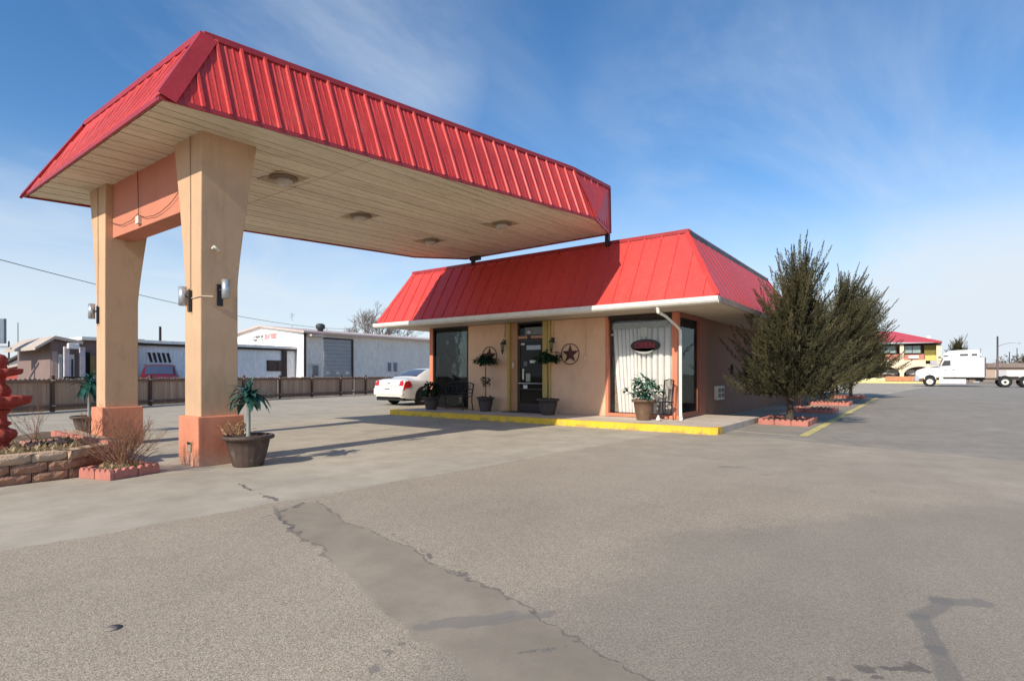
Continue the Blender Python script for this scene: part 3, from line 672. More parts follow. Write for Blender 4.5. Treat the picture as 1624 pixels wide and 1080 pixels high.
MB().tube([(dx0+.02,dy-.03,.99),(dx1-.02,dy-.03,.99)], .018, 8).build('push_bar', surf('brushed_steel', (.62,.62,.6), .35, .05, 5, 60, .02, metal=.8), door, world=True)
MB().box(dx0, dy-.02, 2.31, dx1, dy+.07, 2.39).build('transom_bar', surf('tan_transom_bar', (.50,.27,.16), .6), off, world=True)
tp_ = MB(); tp_.box(dx0, dy, 2.39, dx0+.04, dy+.05, WZ1); tp_.box(dx1-.04, dy, 2.39, dx1, dy+.05, WZ1); tp_.box(dx0+.04, dy+.003, WZ1-.05, dx1-.04, dy+.047, WZ1)
tw = tp_.build('transom_window', bronze, off, world=True)
MB().box(dx0+.04, dy+.02, 2.39, dx1-.04, dy+.028, WZ1).build('pane', glass_d, tw, world=True)
# notices on the door glass
pap = surf('white_notice_paper', (.72,.70,.62), .7, .05); grn = surf('green_notice', (.32,.36,.24), .7); pbl = surf('pale_blue_notice', (.42,.47,.50), .7, .1)
for (x, z, w_, h_, mt, nm) in [(-9.52,.80,.15,.14,pap,'door_notice'), (-9.42,1.04,.15,.24,grn,'door_notice'), (-9.55,1.10,.05,.22,pap,'sticker'), (-9.55,1.33,.06,.09,pap,'sticker'),
        (-9.28,1.59,.22,.08,pap,'door_notice'), (-9.40,1.98,.50,.13,pbl,'door_notice'), (-9.60,2.13,.13,.05,pap,'sticker'), (-9.50,1.5,.12,.14,surf('grey_round_sticker', (.16,.16,.18), .6),'sticker')]:
    MB().box(x, dy+.010, z, x+w_, dy+.019, z+h_).build(nm, mt, door, world=True)
MB().box(-9.46, dy+.010, 2.42, -8.83, dy+.019, 2.64).build('transom_notice', surf('grey_notice', (.22,.23,.24), .7), tw, world=True)
MB().lathe([(0,-.05),(.05,-.03),(.06,.0),(.05,.03),(0,.05)], 14, (-9.30, dy-.01, 2.50)).build('door_closer_lamp', surf('white_bulb', (.8,.8,.75), .4), tw, world=True)
MB().box(-9.33, dy-.05, 2.30, -9.24, dy+.0, 2.40).build('door_closer', bronze, off, world=True)
MB().box(-9.87, YF-.0, 1.45, -9.80, YF+.03, 1.62).build('switch_plate', surf('cream_plastic', (.70,.55,.42), .5), off, world=True)
# electrical box and conduit right of the star
MB().box(-7.41, YF-.05, 1.60, -7.33, YF, 1.76).build('junction_box', surf('cream_junction_box', (.66,.50,.37), .6), off, world=True, bevel=.006)
MB().tube([(-7.36,YF-.015,1.76),(-7.36,YF-.015,2.78)], .009, 6).build('conduit', wallm, off, world=True)
for x in (-10.13, -8.40):
    MB().tube([(x,YF-.02,2.36),(x,YF-.02,2.79)], .022, 8).build('conduit', surf('cream_conduit', (.62,.50,.33), .6), off, world=True)
# threshold
MB().box(-9.95, YF-.45, .152, -8.50, YF+.05, .165).build('threshold', surf('dark_door_mat', (.10,.085,.08), .95, .2, 6, 80, .5), off, world=True)
MB().box(XL, 13.30, .15, -11.6, 13.42, .19).build('base_sill', surf('brick_sill_paint', (.30,.12,.08), .8), off, world=True)
# rear wing with walkway posts, mostly behind the trees
MB().box(-13.0, 21.8, 0, -4.85, 39.5, 2.75).build('rear_wing_wall', sidem, off, world=True)
MB().box(-13.3, 22.95, 2.76, -3.6, 40.0, 2.98).build('rear_wing_roof', surf('dark_roof_edge', (.16,.07,.06), .8), off, world=True)
for y in (24, 30, 36): MB().box(-3.85, y-.05, 0, -3.75, y+.05, 2.76).build('walkway_post', brownp, off, world=True)
# antenna on the roof
MB().tube([(-12.9,15.5,4.6),(-12.9,15.5,5.15)], .012, 5).tube([(-13.1,15.5,5.05),(-12.7,15.5,5.12)], .008, 4).tube([(-13.05,15.5,4.95),(-12.75,15.5,4.97)], .008, 4).build('roof_antenna', grey_m, off, world=True)

# ---- wall lanterns (two), stars (two), open sign
def lantern(x, lab):
    o = thing('wall_lantern', (x, YF, 2.1), lab, 'lantern', group='lanterns beside the office door')
    b = MB().box(-.035, -.02, .05, .035, 0, .2).tube([(0,-.01,.17),(0,-.09,.2),(0,-.13,.14)], .012, 6).build('bracket', blackm, o)
    MB().lathe([(0,.14),(.03,.13),(.075,.07),(.07,.06)], 6, (0,-.13,0)).lathe([(.055,-.13),(.03,-.16),(.02,-.22),(0,-.25)], 6, (0,-.13,0)).build('cage', blackm, o)
    MB().lathe([(.06,.06),(.06,.05),(.045,-.13),(.02,-.14)], 6, (0,-.13,0)).build('lamp_glass', surf('amber_green_glass', (.16,.17,.07), .25, .2), o)
    return o
lantern(-10.13, 'black wall lantern between the ringed star and the left side of the door'); lantern(-8.40, 'black wall lantern beside the right door jamb, above the taller topiary')
def star(x, lab):
    o = thing('barn_star', (x, YF, 1.82), lab, 'star', group='metal stars on the office wall')
    rust = surf('rust_brown_metal', (.085,.03,.022), .55, .25, 8, 60, .2)
    mb = MB(); r1, r2 = .275, .108; pts = []
    for k in range(10):
        a = PI/2+k*PI/5; r = r1 if k % 2 == 0 else r2; pts.append((r*math.cos(a), -.015, r*math.sin(a)))
    mb.add(pts+[(0,-.075,0)], [(k, 10, (k+1) % 10) for k in range(10)]); mb.build('star_body', rust, o)
    ring = MB(); ring.tube([(.285*math.cos(a*PI/20), -.02, .285*math.sin(a*PI/20)) for a in range(41)], .0105, 6, cap=False); ring.build('ring', rust, o)
star(-7.85, 'brown metal star in a ring on bare wall right of the door'); star(-10.72, 'brown metal star in a ring partly hidden by the left topiary')
def text_mesh(s, size, name, mat, parent, loc, rot, ext=.004, sx=1.0):
    cu = bpy.data.curves.new(name, 'FONT'); cu.body = s; cu.size = size; cu.extrude = ext; cu.align_x = 'CENTER'; cu.align_y = 'CENTER'
    tmp = bpy.data.objects.new(name, cu); col.objects.link(tmp)
    dg = bpy.context.evaluated_depsgraph_get(); me = bpy.data.meshes.new_from_object(tmp.evaluated_get(dg))
    bpy.data.objects.remove(tmp); o = bpy.data.objects.new(name, me); col.objects.link(o); o.parent = parent
    me.materials.clear(); me.materials.append(mat); o.location = loc; o.rotation_euler = rot; o.scale = (sx, 1, 1); return o
os_ = thing('open_sign', (-5.66, YF+.015, 1.99), 'oval OPEN sign with red letters hanging in the right front window', 'sign')
el = lambda a, b_, n=32: [(a*math.cos(2*PI*k/n), b_*math.sin(2*PI*k/n)) for k in range(n)]
MB().extr(el(.40,.165), (0,.0,0), (1,0,0), (0,0,1), (0,.02,0)).build('backing', surf('dark_sign_plastic', (.022,.035,.03), .35, .1), os_)
MB().extr(el(.33,.125), (-.01,-.006,0), (1,0,0), (0,0,1), (0,.005,0)).build('sign_face', surf('dark_maroon_face', (.10,.018,.03), .4, .1), os_)
MB().extr([(.34*math.cos(a), .13*math.sin(a)) for a in [PI*1.12+k*PI*.76/12 for k in range(13)]]+[(.27*math.cos(a), .155*math.sin(a)-.03) for a in [PI*1.88-k*PI*.76/12 for k in range(13)]], (-.02,-.010,-.028), (1,0,0), (0,0,1), (0,.004,0)).build('lower_rim', surf('pale_rim', (.34,.35,.33), .4), os_)
text_mesh('OPEN', .21, 'lettering', surf('dull_red_neon_tube', (.42,.04,.06), .4, .05), os_, (-.01,-.012,.0), (PI/2,0,0), .003, 1.0)
# ================================================================ PLANTS AND POTS
def unit(a, e): return Vector((math.cos(a)*math.cos(e), math.sin(a)*math.cos(e), math.sin(e)))
def strip(mb, base, az, el0, L, wdt, droop, n=5, c=.5, fold=.25, taper=.9, twist=0):
    p = Vector(base); e = el0; side = Vector((-math.sin(az), math.cos(az), 0)); vs = []
    for i in range(n+1):
        q = i/n; wv = wdt*(math.sin(PI*min(.12+q*.88, 1)**.8)) if i < n else .001
        nrm = unit(az, e+PI/2)
        vs += [p+side*wv-nrm*wv*-fold, p, p-side*wv-nrm*wv*-fold]
        p = p+unit(az, e)*(L/n); e -= droop/n
    fs = []
    for i in range(n):
        a = i*3; fs += [(a, a+1, a+4, a+3), (a+1, a+2, a+5, a+4)]
    mb.add(vs, fs, c, True)
palm_m = leafmat('glossy_artificial_palm_leaf', (.010,.045,.034), (.06,.19,.155), .25, .05, 9)
leaf_d = leafmat('dark_green_leaf', (.008,.03,.014), (.025,.075,.03), .5, .1, 6)
leaf_t = leafmat('teal_green_leaf', (.015,.07,.045), (.10,.24,.17), .4, .15, 6)
soil = surf('dry_potting_soil', (.085,.055,.038), .95, .3, 12, 60, .8, dirt=(.3,.22,.14), dirt_amt=.6)
potb = surf('brown_ribbed_pot', (.075,.05,.04), .6, .15, 4, 60, .25, dirt=(.26,.2,.16), dirt_amt=.6)
pott = surf('terracotta_tan_pot', (.145,.085,.052), .7, .15, 4, 60, .25, dirt=(.4,.3,.2), dirt_amt=.5)
potd = surf('dark_grey_pot', (.075,.055,.048), .65, .15, 4, 60, .2, dirt=(.15,.11,.09), dirt_amt=.5)
stemm = surf('plant_stem_bark', (.16,.12,.08), .85, .2, 10, 60, .4)
def pot(o, r, h, mat, ribs=0, lipped=True, foot=.62):
    prof = [(r*foot*.96,0),(r*foot,.02),(r*.72,h*.3),(r*.83,h*.62),(r*.88,h*.86),(r*1.0,h*.87),(r*1.06,h*.90),(r*1.06,h*.97),(r*1.02,h),(r*.92,h),(r*.88,h*.9),(0,h*.9)]
    f = (lambda t, q, z: 1-.022*(.5+.5*math.cos(ribs*t)) if z < h*.84 and q > .05 else 1) if ribs else None
    MB().lathe(prof, ribs*4 if ribs else 28, f=f).build('pot', mat, o)
    sm_ = MB(); sm_.lathe([(r*.9,h*.905),(r*.5,h*.95),(0,h*.955)], 16); sm_.build('soil', soil, o)
def rosette(mb, base, n, L, W_, rr, el=(.1,1.1), droop=(.9,1.6), seg=5):
    for k in range(n):
        strip(mb, Vector(base)+Vector((rr.uniform(-.02,.02), rr.uniform(-.02,.02), rr.uniform(-.05,.05))), rr.uniform(0, 6.283), rr.uniform(*el), L*rr.uniform(.75,1.1), W_*rr.uniform(.7,1.15), rr.uniform(*droop), seg, rr.random())
def palm_plant(loc, r, h, ph, pmat, lab, seed, ribs=18, L=.40):
    rr = random.Random(seed); o = thing('potted_palm', loc, lab, 'potted plant'); pot(o, r, h, pmat, ribs)
    MB().tube([(0,0,h*.9),(.01,0,h+.25),(-.01,.01,ph-.10)], [.030,.026,.022], 8).build('stem', surf('pale_plastic_stem', (.20,.22,.20), .5, .2, 8), o)
    mb = MB(); rosette(mb, (-.01,.01,ph-.24), 24, L, .048, rr, (-.15,.85), (.7,1.9), 6)
    rosette(mb, (0,0,ph-.30), 9, L*.9, .05, rr, (-.6,.2), (.6,1.3), 6)
    rosette(mb, (0,0,ph-.17), 6, L*.5, .035, rr, (.8,1.4), (.3,.9))
    for k in range(5): strip(mb, (0.02,0,ph-.2), -.35+.35*k, -.2, L*1.0, .045, 1.15, 6, .05+.1*k)
    mb.build('foliage', palm_m, o); return o
p1 = palm_plant((-7.42, 3.98, 0.006), .315, .42, 1.20, potb, 'teal-leaved palm in a ribbed brown pot beside the near canopy column', 11)
rr = random.Random(3); mb = MB()
for k in range(26):
    a = rr.uniform(2.2, 4.4); q = rr.uniform(.12, .30); b_ = Vector((q*math.cos(a), q*math.sin(a), .42)); tpt = b_+Vector((rr.uniform(-.09,.03), rr.uniform(-.09,.03), rr.uniform(.03,.17)))
    mb.tube([b_, tpt], .004, 4, c=rr.random()); 
    for j in range(4): strip(mb, tpt, rr.uniform(0,6.28), rr.uniform(-.3,1), .055, .018, 1, 3, rr.random())
mb.build('dried_flowers', leafmat('dried_flower_tan', (.42,.26,.12), (.62,.44,.26), .8, .2, 8), p1)
palm_plant(tuple(onZ(141,690,0)[:2])+(.006,), .30, .40, 1.30, potb, 'teal-leaved palm in a pot half hidden behind the far canopy column', 19, L=.56)
def bush_plant(loc, r, h, pmat, lab, seed, n, fh, fr, lmat, ribs=0, name='potted_shrub', L=.16, Wd=.028):
    rr = random.Random(seed); o = thing(name, loc, lab, 'potted plant'); pot(o, r, h, pmat, ribs)
    mb = MB(); tw_ = MB()
    for k in range(n):
        a = rr.uniform(0, 6.28); e = rr.uniform(.15, 1.5); q = rr.random()**.5
        tip = Vector((0,0,h*.92)) + Vector((math.cos(a)*math.cos(e)*fr*q*1.1, math.sin(a)*math.cos(e)*fr*q*1.1, math.sin(e)*fh*q+.04))
        if k % 6 == 0: tw_.tube([(0,0,h*.88), (tip*.5+Vector((0,0,h*.5+.03))), tip], .005, 4)
        for j in range(3): strip(mb, tip, a+rr.uniform(-1.3,1.3), rr.uniform(-.4,1.0), L*rr.uniform(.6,1.2), Wd*rr.uniform(.7,1.2), rr.uniform(.4,1.8), 4, rr.random())
    tw_.build('stem', stemm, o); mb.build('foliage', lmat, o); return o
ZS = .152
def slabpt(u, y): p = onY(u, 600, y); return (p.x, y, ZS)
bush_plant(slabpt(684, 12.55), .27, .40, potd, 'dark green bushy plant in a dark pot at the left corner of the office', 21, 130, .44, .32, leaf_d)
bush_plant(slabpt(1021, 12.72), .275, .50, pott, 'teal leafy plant in a tan clay pot below the OPEN sign', 22, 75, .55, .40, leaf_t, L=.21, Wd=.04)
def topiary(loc, r, h, zc, rc, nl, lab, seed, low=True, mat=leaf_d):
    rr = random.Random(seed); o = thing('potted_topiary', loc, lab, 'potted plant', group='topiaries on both sides of the office door'); pot(o, r, h, potd, 0)
    MB().tube([(0,0,h*.9),(.012,0,h+.3),(-.01,0,zc-.05)], [.02,.016,.014], 7).build('stem', stemm, o)
    mb = MB()
    for k in range(nl):
        a = rr.uniform(0, 6.28); e = rr.uniform(-.8, 1.4); q = rc*rr.uniform(.25, 1.0)
        b_ = Vector((0,0,zc))+unit(a, e)*q*Vector((1,1,.62)).length/1.55; b_.x *= 1.2; b_.z = zc+(b_.z-zc)*(.45+.35*math.sin(3*a))
        strip(mb, b_, a+rr.uniform(-.8,.8), rr.uniform(-.5,.9), .16*rr.uniform(.6,1.2), .042, 1.2, 3, rr.random())
    if low:
        for k in range(90):
            b_ = Vector((rr.choice((-.08,.10))+rr.uniform(-.06,.06), rr.uniform(-.08,.08), h+.45+rr.uniform(-.12,.14)))
            strip(mb, b_, rr.uniform(0,6.28), rr.uniform(-.3,.9), .11, .026, 1.1, 3, rr.random())
    for k in range(26): strip(mb, (rr.uniform(-r,r)*.6, rr.uniform(-r,r)*.6, h*.95), rr.uniform(0,6.28), rr.uniform(.1,1), .12, .02, 1, 3, rr.random())
    mb.build('foliage', mat, o); return o
topiary(slabpt(770, 12.95), .26, .42, 1.50, .30, 300, 'small topiary in a dark pot between the bench and the door', 31)
topiary(slabpt(869, 12.80), .30, .44, 1.52, .34, 300, 'tall topiary in a wide dark pot in front of the right door jamb', 32, low=False)
# small white and tan ornaments by the chair
tag(MB().lathe([(0,0),(.05,.01),(.06,.05),(.03,.10),(.02,.13),(0,.15)], 10).build('garden_ornament', surf('white_ornament', (.75,.66,.60), .6), loc=slabpt(1044, 12.62)), 'small pale ornament on the walkway beside the tan pot', 'ornament')

# ---- bench
bn = thing('garden_bench', slabpt(722, 12.90), 'black metal garden bench under the left front window', 'bench')
for sx in (-.56, .56):
    MB().tube([(sx,-.28,0),(sx,-.26,.24),(sx,-.27,.43)], .018, 6).build('leg', blackm, bn)
    MB().tube([(sx,.20,0),(sx,.14,.24),(sx,.14,.42),(sx,.23,.80)], .018, 6).build('leg', blackm, bn)
    MB().tube([(sx,.18,.63),(sx,-.05,.66),(sx,-.25,.64),(sx,-.31,.57),(sx,-.27,.43)], .016, 6).build('armrest', blackm, bn)
sb = MB()
for k in range(6): sb.box(-.57, -.28+k*.075, .415, .57, -.225+k*.075, .44)
sb.build('seat', surf('dark_wood_slat', (.05,.035,.03), .6, .2, 6, 60, .2), bn)
bk = MB(); bk.tube([(-.57,.23,.80),(-.3,.24,.86),(0,.24,.90),(.3,.24,.86),(.57,.23,.80)], .016, 6).tube([(-.57,.165,.52),(.57,.165,.52)], .014, 6)
for k in range(-6, 7):
    x = k*.085; bk.tube([(x,.165,.52),(x+.03*(-1)**k,.20,.66),(x,.235,.86-.2*(x/.57)**2*.4)], .007, 5)
for k in range(-2, 3): bk.tube([(k*.2+.07*math.cos(a*.5236), .20+.03*math.sin(a*.5236), .69+.07*math.sin(a*.5236)) for a in range(13)], .007, 4, cap=False)
bk.build('backrest', blackm, bn)
MB().tube([(-.56,-.26,.20),(.56,-.26,.20)], .01, 5).build('stretcher', blackm, bn)
# ---- chair by the right window
ch = thing('metal_chair', slabpt(1049, 13.0), 'black metal chair between the tan pot and the corner post', 'chair', rz=-.5)
for (x, y, t_) in ((-.17,-.18,.43),(.17,-.18,.43),(-.17,.18,.95),(.17,.18,.95)):
    MB().tube([(x*1.08,y*1.15,0),(x,y,.43)] + ([(x,y+.06,t_)] if t_ > .5 else []), .014, 6).build('leg', blackm, ch)
MB().box(-.2,-.2,.42,.2,.2,.45).build('seat', blackm, ch, bevel=.01)
b2 = MB(); b2.tube([(-.17,.24,.95),(0,.25,.98),(.17,.24,.95)], .014, 6)
for k in range(-3, 4): b2.tube([(k*.045,.19,.47),(k*.045,.24,.95)], .008, 5)
b2.build('backrest', blackm, ch)

# ---- brick edging planters
edg = surf('pink_scalloped_edging_block', (.48,.185,.14), .9, .15, 3, 60, .5, dirt=(.35,.15,.12), dirt_amt=.6)
mulch = surf('bark_mulch', (.10,.065,.045), .95, .35, 9, 40, 1.0, dirt=(.25,.18,.12), dirt_amt=.8, bumpd=.03)
def edging(loc, sx, sy, rz, lab, h=.15, seed=1):
    rr = random.Random(seed); o = thing('edging_planter', loc, lab, 'planter', rz=rz, group='planters of pink scalloped edging blocks')
    def run(ax, ay, bx, by, mb):
        L = math.hypot(bx-ax, by-ay); d = Vector((bx-ax, by-ay, 0))/L; n = Vector((-d.y, d.x, 0)); m = max(1, round(L/.36)); l = L/m
        for i in range(m):
            j = rr.uniform(-.006,.006); p = Vector((ax, ay, 0))+d*(i*l+.005)+n*j
            pr = [(0,0),(l-.01,0)]
            for q in range(13):
                s = (l-.01)*(1-q/12); pr.append((s, h-.045+.045*abs(math.sin(PI*3*s/(l-.01)))**.6))
            mb.extr(pr, p, d, (0,0,1), n*.055, rr.random())
    mb = MB(); hx, hy = sx/2, sy/2
    run(-hx,-hy,hx,-hy,mb)
    run(hx,-hy+.058,hx,hy,mb); run(hx-.058,hy,-hx,hy,mb) ; run(-hx,hy-.058,-hx,-hy+.058,mb)
    mb.build('edging', edg, o, bevel=.006)
    s_ = MB(); N = 8
    vs = [(-hx+.05+(sx-.1)*i/N, -hy+.05+(sy-.1)*j/N, .07+rr.uniform(0,.03)) for j in range(N+1) for i in range(N+1)]
    s_.add(vs, [(j*(N+1)+i, j*(N+1)+i+1, (j+1)*(N+1)+i+1, (j+1)*(N+1)+i) for j in range(N) for i in range(N)], .5, True); s_.build('mulch', mulch, o)
    return o
edging((-2.72,15.6,.006), 1.12, 1.5, 0, 'pink edging planter around the nearest juniper', seed=1)
edging((-2.85,20.9,.006), 1.25, 1.5, 0, 'empty pink edging planter between the nearest and middle junipers', seed=2)
edging((-3.0,26.3,.006), 1.45, 1.6, 0, 'pink edging planter around the middle juniper', seed=3)
edging((-3.05,34.2,.006), 1.4, 1.7, 0, 'pink edging planter around the farthest juniper', seed=4)
ep = edging((-7.99,2.66,.006), .56, .62, .28, 'pink edging planter with twiggy bush beside the stone bed', h=.13, seed=5)
# ---- twiggy bushes
twig = leafmat('bare_twig_brown', (.16,.075,.045), (.34,.19,.12), .9, 0, 3)
def twiggy(loc, R_, H_, n, seed, lab, lean=0, thick=1.0):
    rr = random.Random(seed); o = thing('leafless_shrub', loc, lab, 'shrub'); mb = MB()
    def grow(p, d, L, r, lev):
        q = p+d*L*.5+Vector((rr.uniform(-1,1), rr.uniform(-1,1), rr.uniform(-.5,1)))*L*.07; e = p+d*L
        mb.tube([p, q, e], [r, r*.8, r*.6], 4 if lev < 2 else 3, c=rr.random(), cap=False)
        if lev < 3:
            for k in range(rr.choice((2,3,3)) if lev < 2 else 2):
                dd = (d+Vector((rr.uniform(-1,1), rr.uniform(-1,1), rr.uniform(-.3,.7)))*.55).normalized()
                grow(p+(e-p)*rr.uniform(.35,1), dd, L*rr.uniform(.45,.75), r*.62, lev+1)
    for k in range(n):
        a = rr.uniform(0,6.28); e = rr.uniform(.55,1.45); grow(Vector((math.cos(a),math.sin(a),0))*rr.uniform(0,.08), unit(a, e), H_*rr.uniform(.35,.6), .0044*thick, 0)
    mb.build('twigs', twig, o); return o
twiggy((-7.98,2.68,.09), .5, .78, 60, 41, 'dense leafless shrub in the small pink planter')
def undergrowth(loc, R_, n, seed, lab, mat, L=.1):
    rr = random.Random(seed); mb = MB()
    for k in range(n):
        a = rr.uniform(0,6.28); q = R_*math.sqrt(rr.random())
        strip(mb, (q*math.cos(a), q*math.sin(a), 0), rr.uniform(0,6.28), rr.uniform(.2,1.3), L*rr.uniform(.5,1.3), .008*rr.uniform(.6,1.6), .8, 3, rr.random())
    o = mb.build('dry_weeds', mat, loc=loc); return tag(o, lab, 'weeds', kind='stuff')
dryl = leafmat('dry_straw_leaf', (.34,.25,.13), (.55,.44,.26), .9, .2, 5); grnl = leafmat('dull_green_weed', (.05,.07,.02), (.15,.17,.06), .8, .2, 5)
undergrowth((-7.99,2.66,.10), .22, 240, 1, 'dry weeds under the leafless shrub in the pink planter', dryl)

# ================================================================ STONE BED AND FOUNTAIN
stone = surf('tan_retaining_block', (.38,.205,.13), .95, .2, 3, 40, .9, dirt=(.24,.13,.08), dirt_amt=.6, tint=.45, tint_col=(.40,.20,.13), bumpd=.02)
cap_ = surf('pale_cap_block', (.60,.46,.33), .9, .15, 3, 50, .6, dirt=(.4,.26,.17), dirt_amt=.5)
bed = thing('stone_planting_bed', (-9.6, 1.6, .006), 'low bed of stacked tan retaining blocks around the red fountain', 'planting bed')
rr = random.Random(5)
A = Vector((-8.16,-1.2,.006)); B_ = Vector((-8.20,2.25,.006)); C_ = Vector((-8.75,3.0,.006)); D_ = Vector((-11.2,3.15,.006)); E_ = Vector((-11.6,-1.2,.006))
bw = MB(); bc = MB()
for ci in range(3):
    for (p, q, offs) in ((A, B_, (ci % 2)*.19), (B_, C_, .1*(ci % 2)), (C_, D_, (ci % 2)*.19)):
        L = (q-p).length; d = (q-p)/L; n = Vector((-d.y, d.x, 0)); s = -offs+.0
        while s < L-.02:
            s0_ = max(s, 0)+.005; s1_ = min(s+.34, L)-.005
            if s1_-s0_ > .04:
                z0_ = ci*.112; j = rr.uniform(-.012,.012)
                tgt = bw if ci < 2 else bc
                f0 = p+d*s0_+n*(.0+j+ci*.012)+Vector((0,0,z0_)); Lb = s1_-s0_
                # rough split face: a few random facets
                M_ = 5; vs = []
                for a_ in range(M_+1):
                    for b2_ in range(4):
                        ed = (a_ in (0, M_)) or (b2_ in (0, 3))
                        vs.append(f0+d*(Lb*a_/M_)+Vector((0,0,.108*b2_/3)) + n*(.022 if ed else rr.uniform(-.008,.012)))
                fs_ = [(a_*4+b2_, (a_+1)*4+b2_, (a_+1)*4+b2_+1, a_*4+b2_+1) for a_ in range(M_) for b2_ in range(3)]
                cc_ = rr.random(); tgt.add(vs, fs_, cc_)
                tgt.obox(f0+n*.022, d*Lb, n*.20, (0,0,.108), cc_)
            s += .34
bw.build('block_course', stone, bed, world=True); bc.build('top_course', surf('tan_top_block', (.50,.34,.22), .95, .2, 3, 40, .9, dirt=(.30,.17,.10), dirt_amt=.6, tint=.35, tint_col=(.60,.48,.35), bumpd=.02), bed, world=True)
sl_ = MB(); N = 26
vs = [(-11.5+3.2*i/N, -1.2+4.25*j/N, .30+rr.uniform(-.02,.03)) for j in range(N+1) for i in range(N+1)]
sl_.add(vs, [(j*(N+1)+i, j*(N+1)+i+1, (j+1)*(N+1)+i+1, (j+1)*(N+1)+i) for j in range(N) for i in range(N)], .5, True)
def inside(x, y): return True
sl_2 = MB(); 
for f in sl_.f:
    cx0 = sum(sl_.v[i][0] for i in f)/4; cy0 = sum(sl_.v[i][1] for i in f)/4
    if cx0 < -8.24-max(0, cy0-2.2)*.75 and cy0 < 3.0: sl_2.add([sl_.v[i] for i in f], [(0,1,2,3)], .5, True)
sl_2.build('soil', surf('dry_bed_soil', (.16,.11,.075), .95, .3, 6, 50, 1.0, dirt=(.36,.28,.18), dirt_amt=.8, bumpd=.02), bed, world=True)
# flat pink slab and row of pink edging inside the bed
sl3 = MB(); pp = onZ(20,714,.33); sl3.box(-9.62,2.05,.30,-9.12,2.45,.37)
sl3.build('paving_slab', surf('pink_paving_slab', (.56,.28,.22), .9, .12, 3, 60, .4), bed, world=True, bevel=.01)
eb = MB()
for k in range(9): eb.box(-11.0+k*.27, 2.72, .28, -10.76+k*.27, 2.79, .37+rr.uniform(-.01,.01), rr.random())
eb.build('edging_row', edg, bed, world=True, bevel=.008)
undergrowth((-9.0,1.9,.32), .62, 700, 2, 'dry and green weeds in the stone bed next to the fountain', dryl, .09)
undergrowth((-9.3,2.35,.33), .30, 260, 3, 'tuft of dull green weeds in the stone bed', grnl, .10)
twiggy((-10.25,2.35,.31), .4, .62, 9, 43, 'sparse leafless shrub in the stone bed right of the fountain', thick=.9)
twiggy((-9.55,2.8,.31), .4, .55, 9, 44, 'spreading leafless shrub at the far corner of the stone bed', thick=.9)
fred = surf('painted_red_concrete', (.36,.05,.035), .68, .25, 5, 60, .8, dirt=(.62,.20,.13), dirt_amt=.75, spec=.4, streak=.4, bumpd=.02)  # pinkish blotches in the dirt colour carry the sunlit tone
fp = onZ(-4, 716, .30)
fo = thing('tiered_fountain', (fp.x, fp.y, .30), 'red painted tiered concrete fountain with scalloped basins', 'fountain'); fo.scale = (.67, .67, .85)
scal = lambda a, n, q: (lambda t, r, z: 1+a*abs(math.sin(n*t*.5))*(1 if r > q else 0))
MB().lathe([(0,0),(.19,0),(.20,.05),(.17,.07),(.165,.12),(.19,.14),(.255,.20),(.275,.25),(.25,.30),(.17,.335),(.14,.36),(.19,.385),(.195,.42),(.14,.44),(.12,.52),(.16,.57),(.2,.6),(.0,.62)], 64, f=lambda t_, r_, z_: 1+.045*math.sin(10*t_)*(1 if .18 < z_ < .33 or z_ > .5 else .2)).build('pedestal', fred, fo)
MB().lathe([(.10,.58),(.16,.60),(.28,.645),(.36,.675),(.41,.70),(.43,.735),(.44,.80),(.40,.805),(.34,.76),(.2,.70),(0,.69)], 72, f=scal(.15, 14, .3)).build('lower_basin', fred, fo)
MB().lathe([(.12,.68),(.15,.74),(.17,.80),(.20,.86),(.185,.92),(.12,.98),(.10,1.03),(.12,1.07),(.09,1.1)], 64, f=lambda t_, r_, z_: 1+.05*math.sin(8*t_)).build('middle_stem', fred, fo)
MB().lathe([(.09,1.06),(.16,1.09),(.24,1.11),(.29,1.125),(.31,1.15),(.315,1.20),(.28,1.205),(.2,1.15),(0,1.14)], 60, f=scal(.16, 11, .2)).build('upper_basin', fred, fo)
MB().lathe([(.08,1.13),(.12,1.17),(.14,1.22),(.13,1.25),(.16,1.28),(.14,1.32),(.15,1.35),(.10,1.40),(.0,1.43)], 28).build('finial', fred, fo)

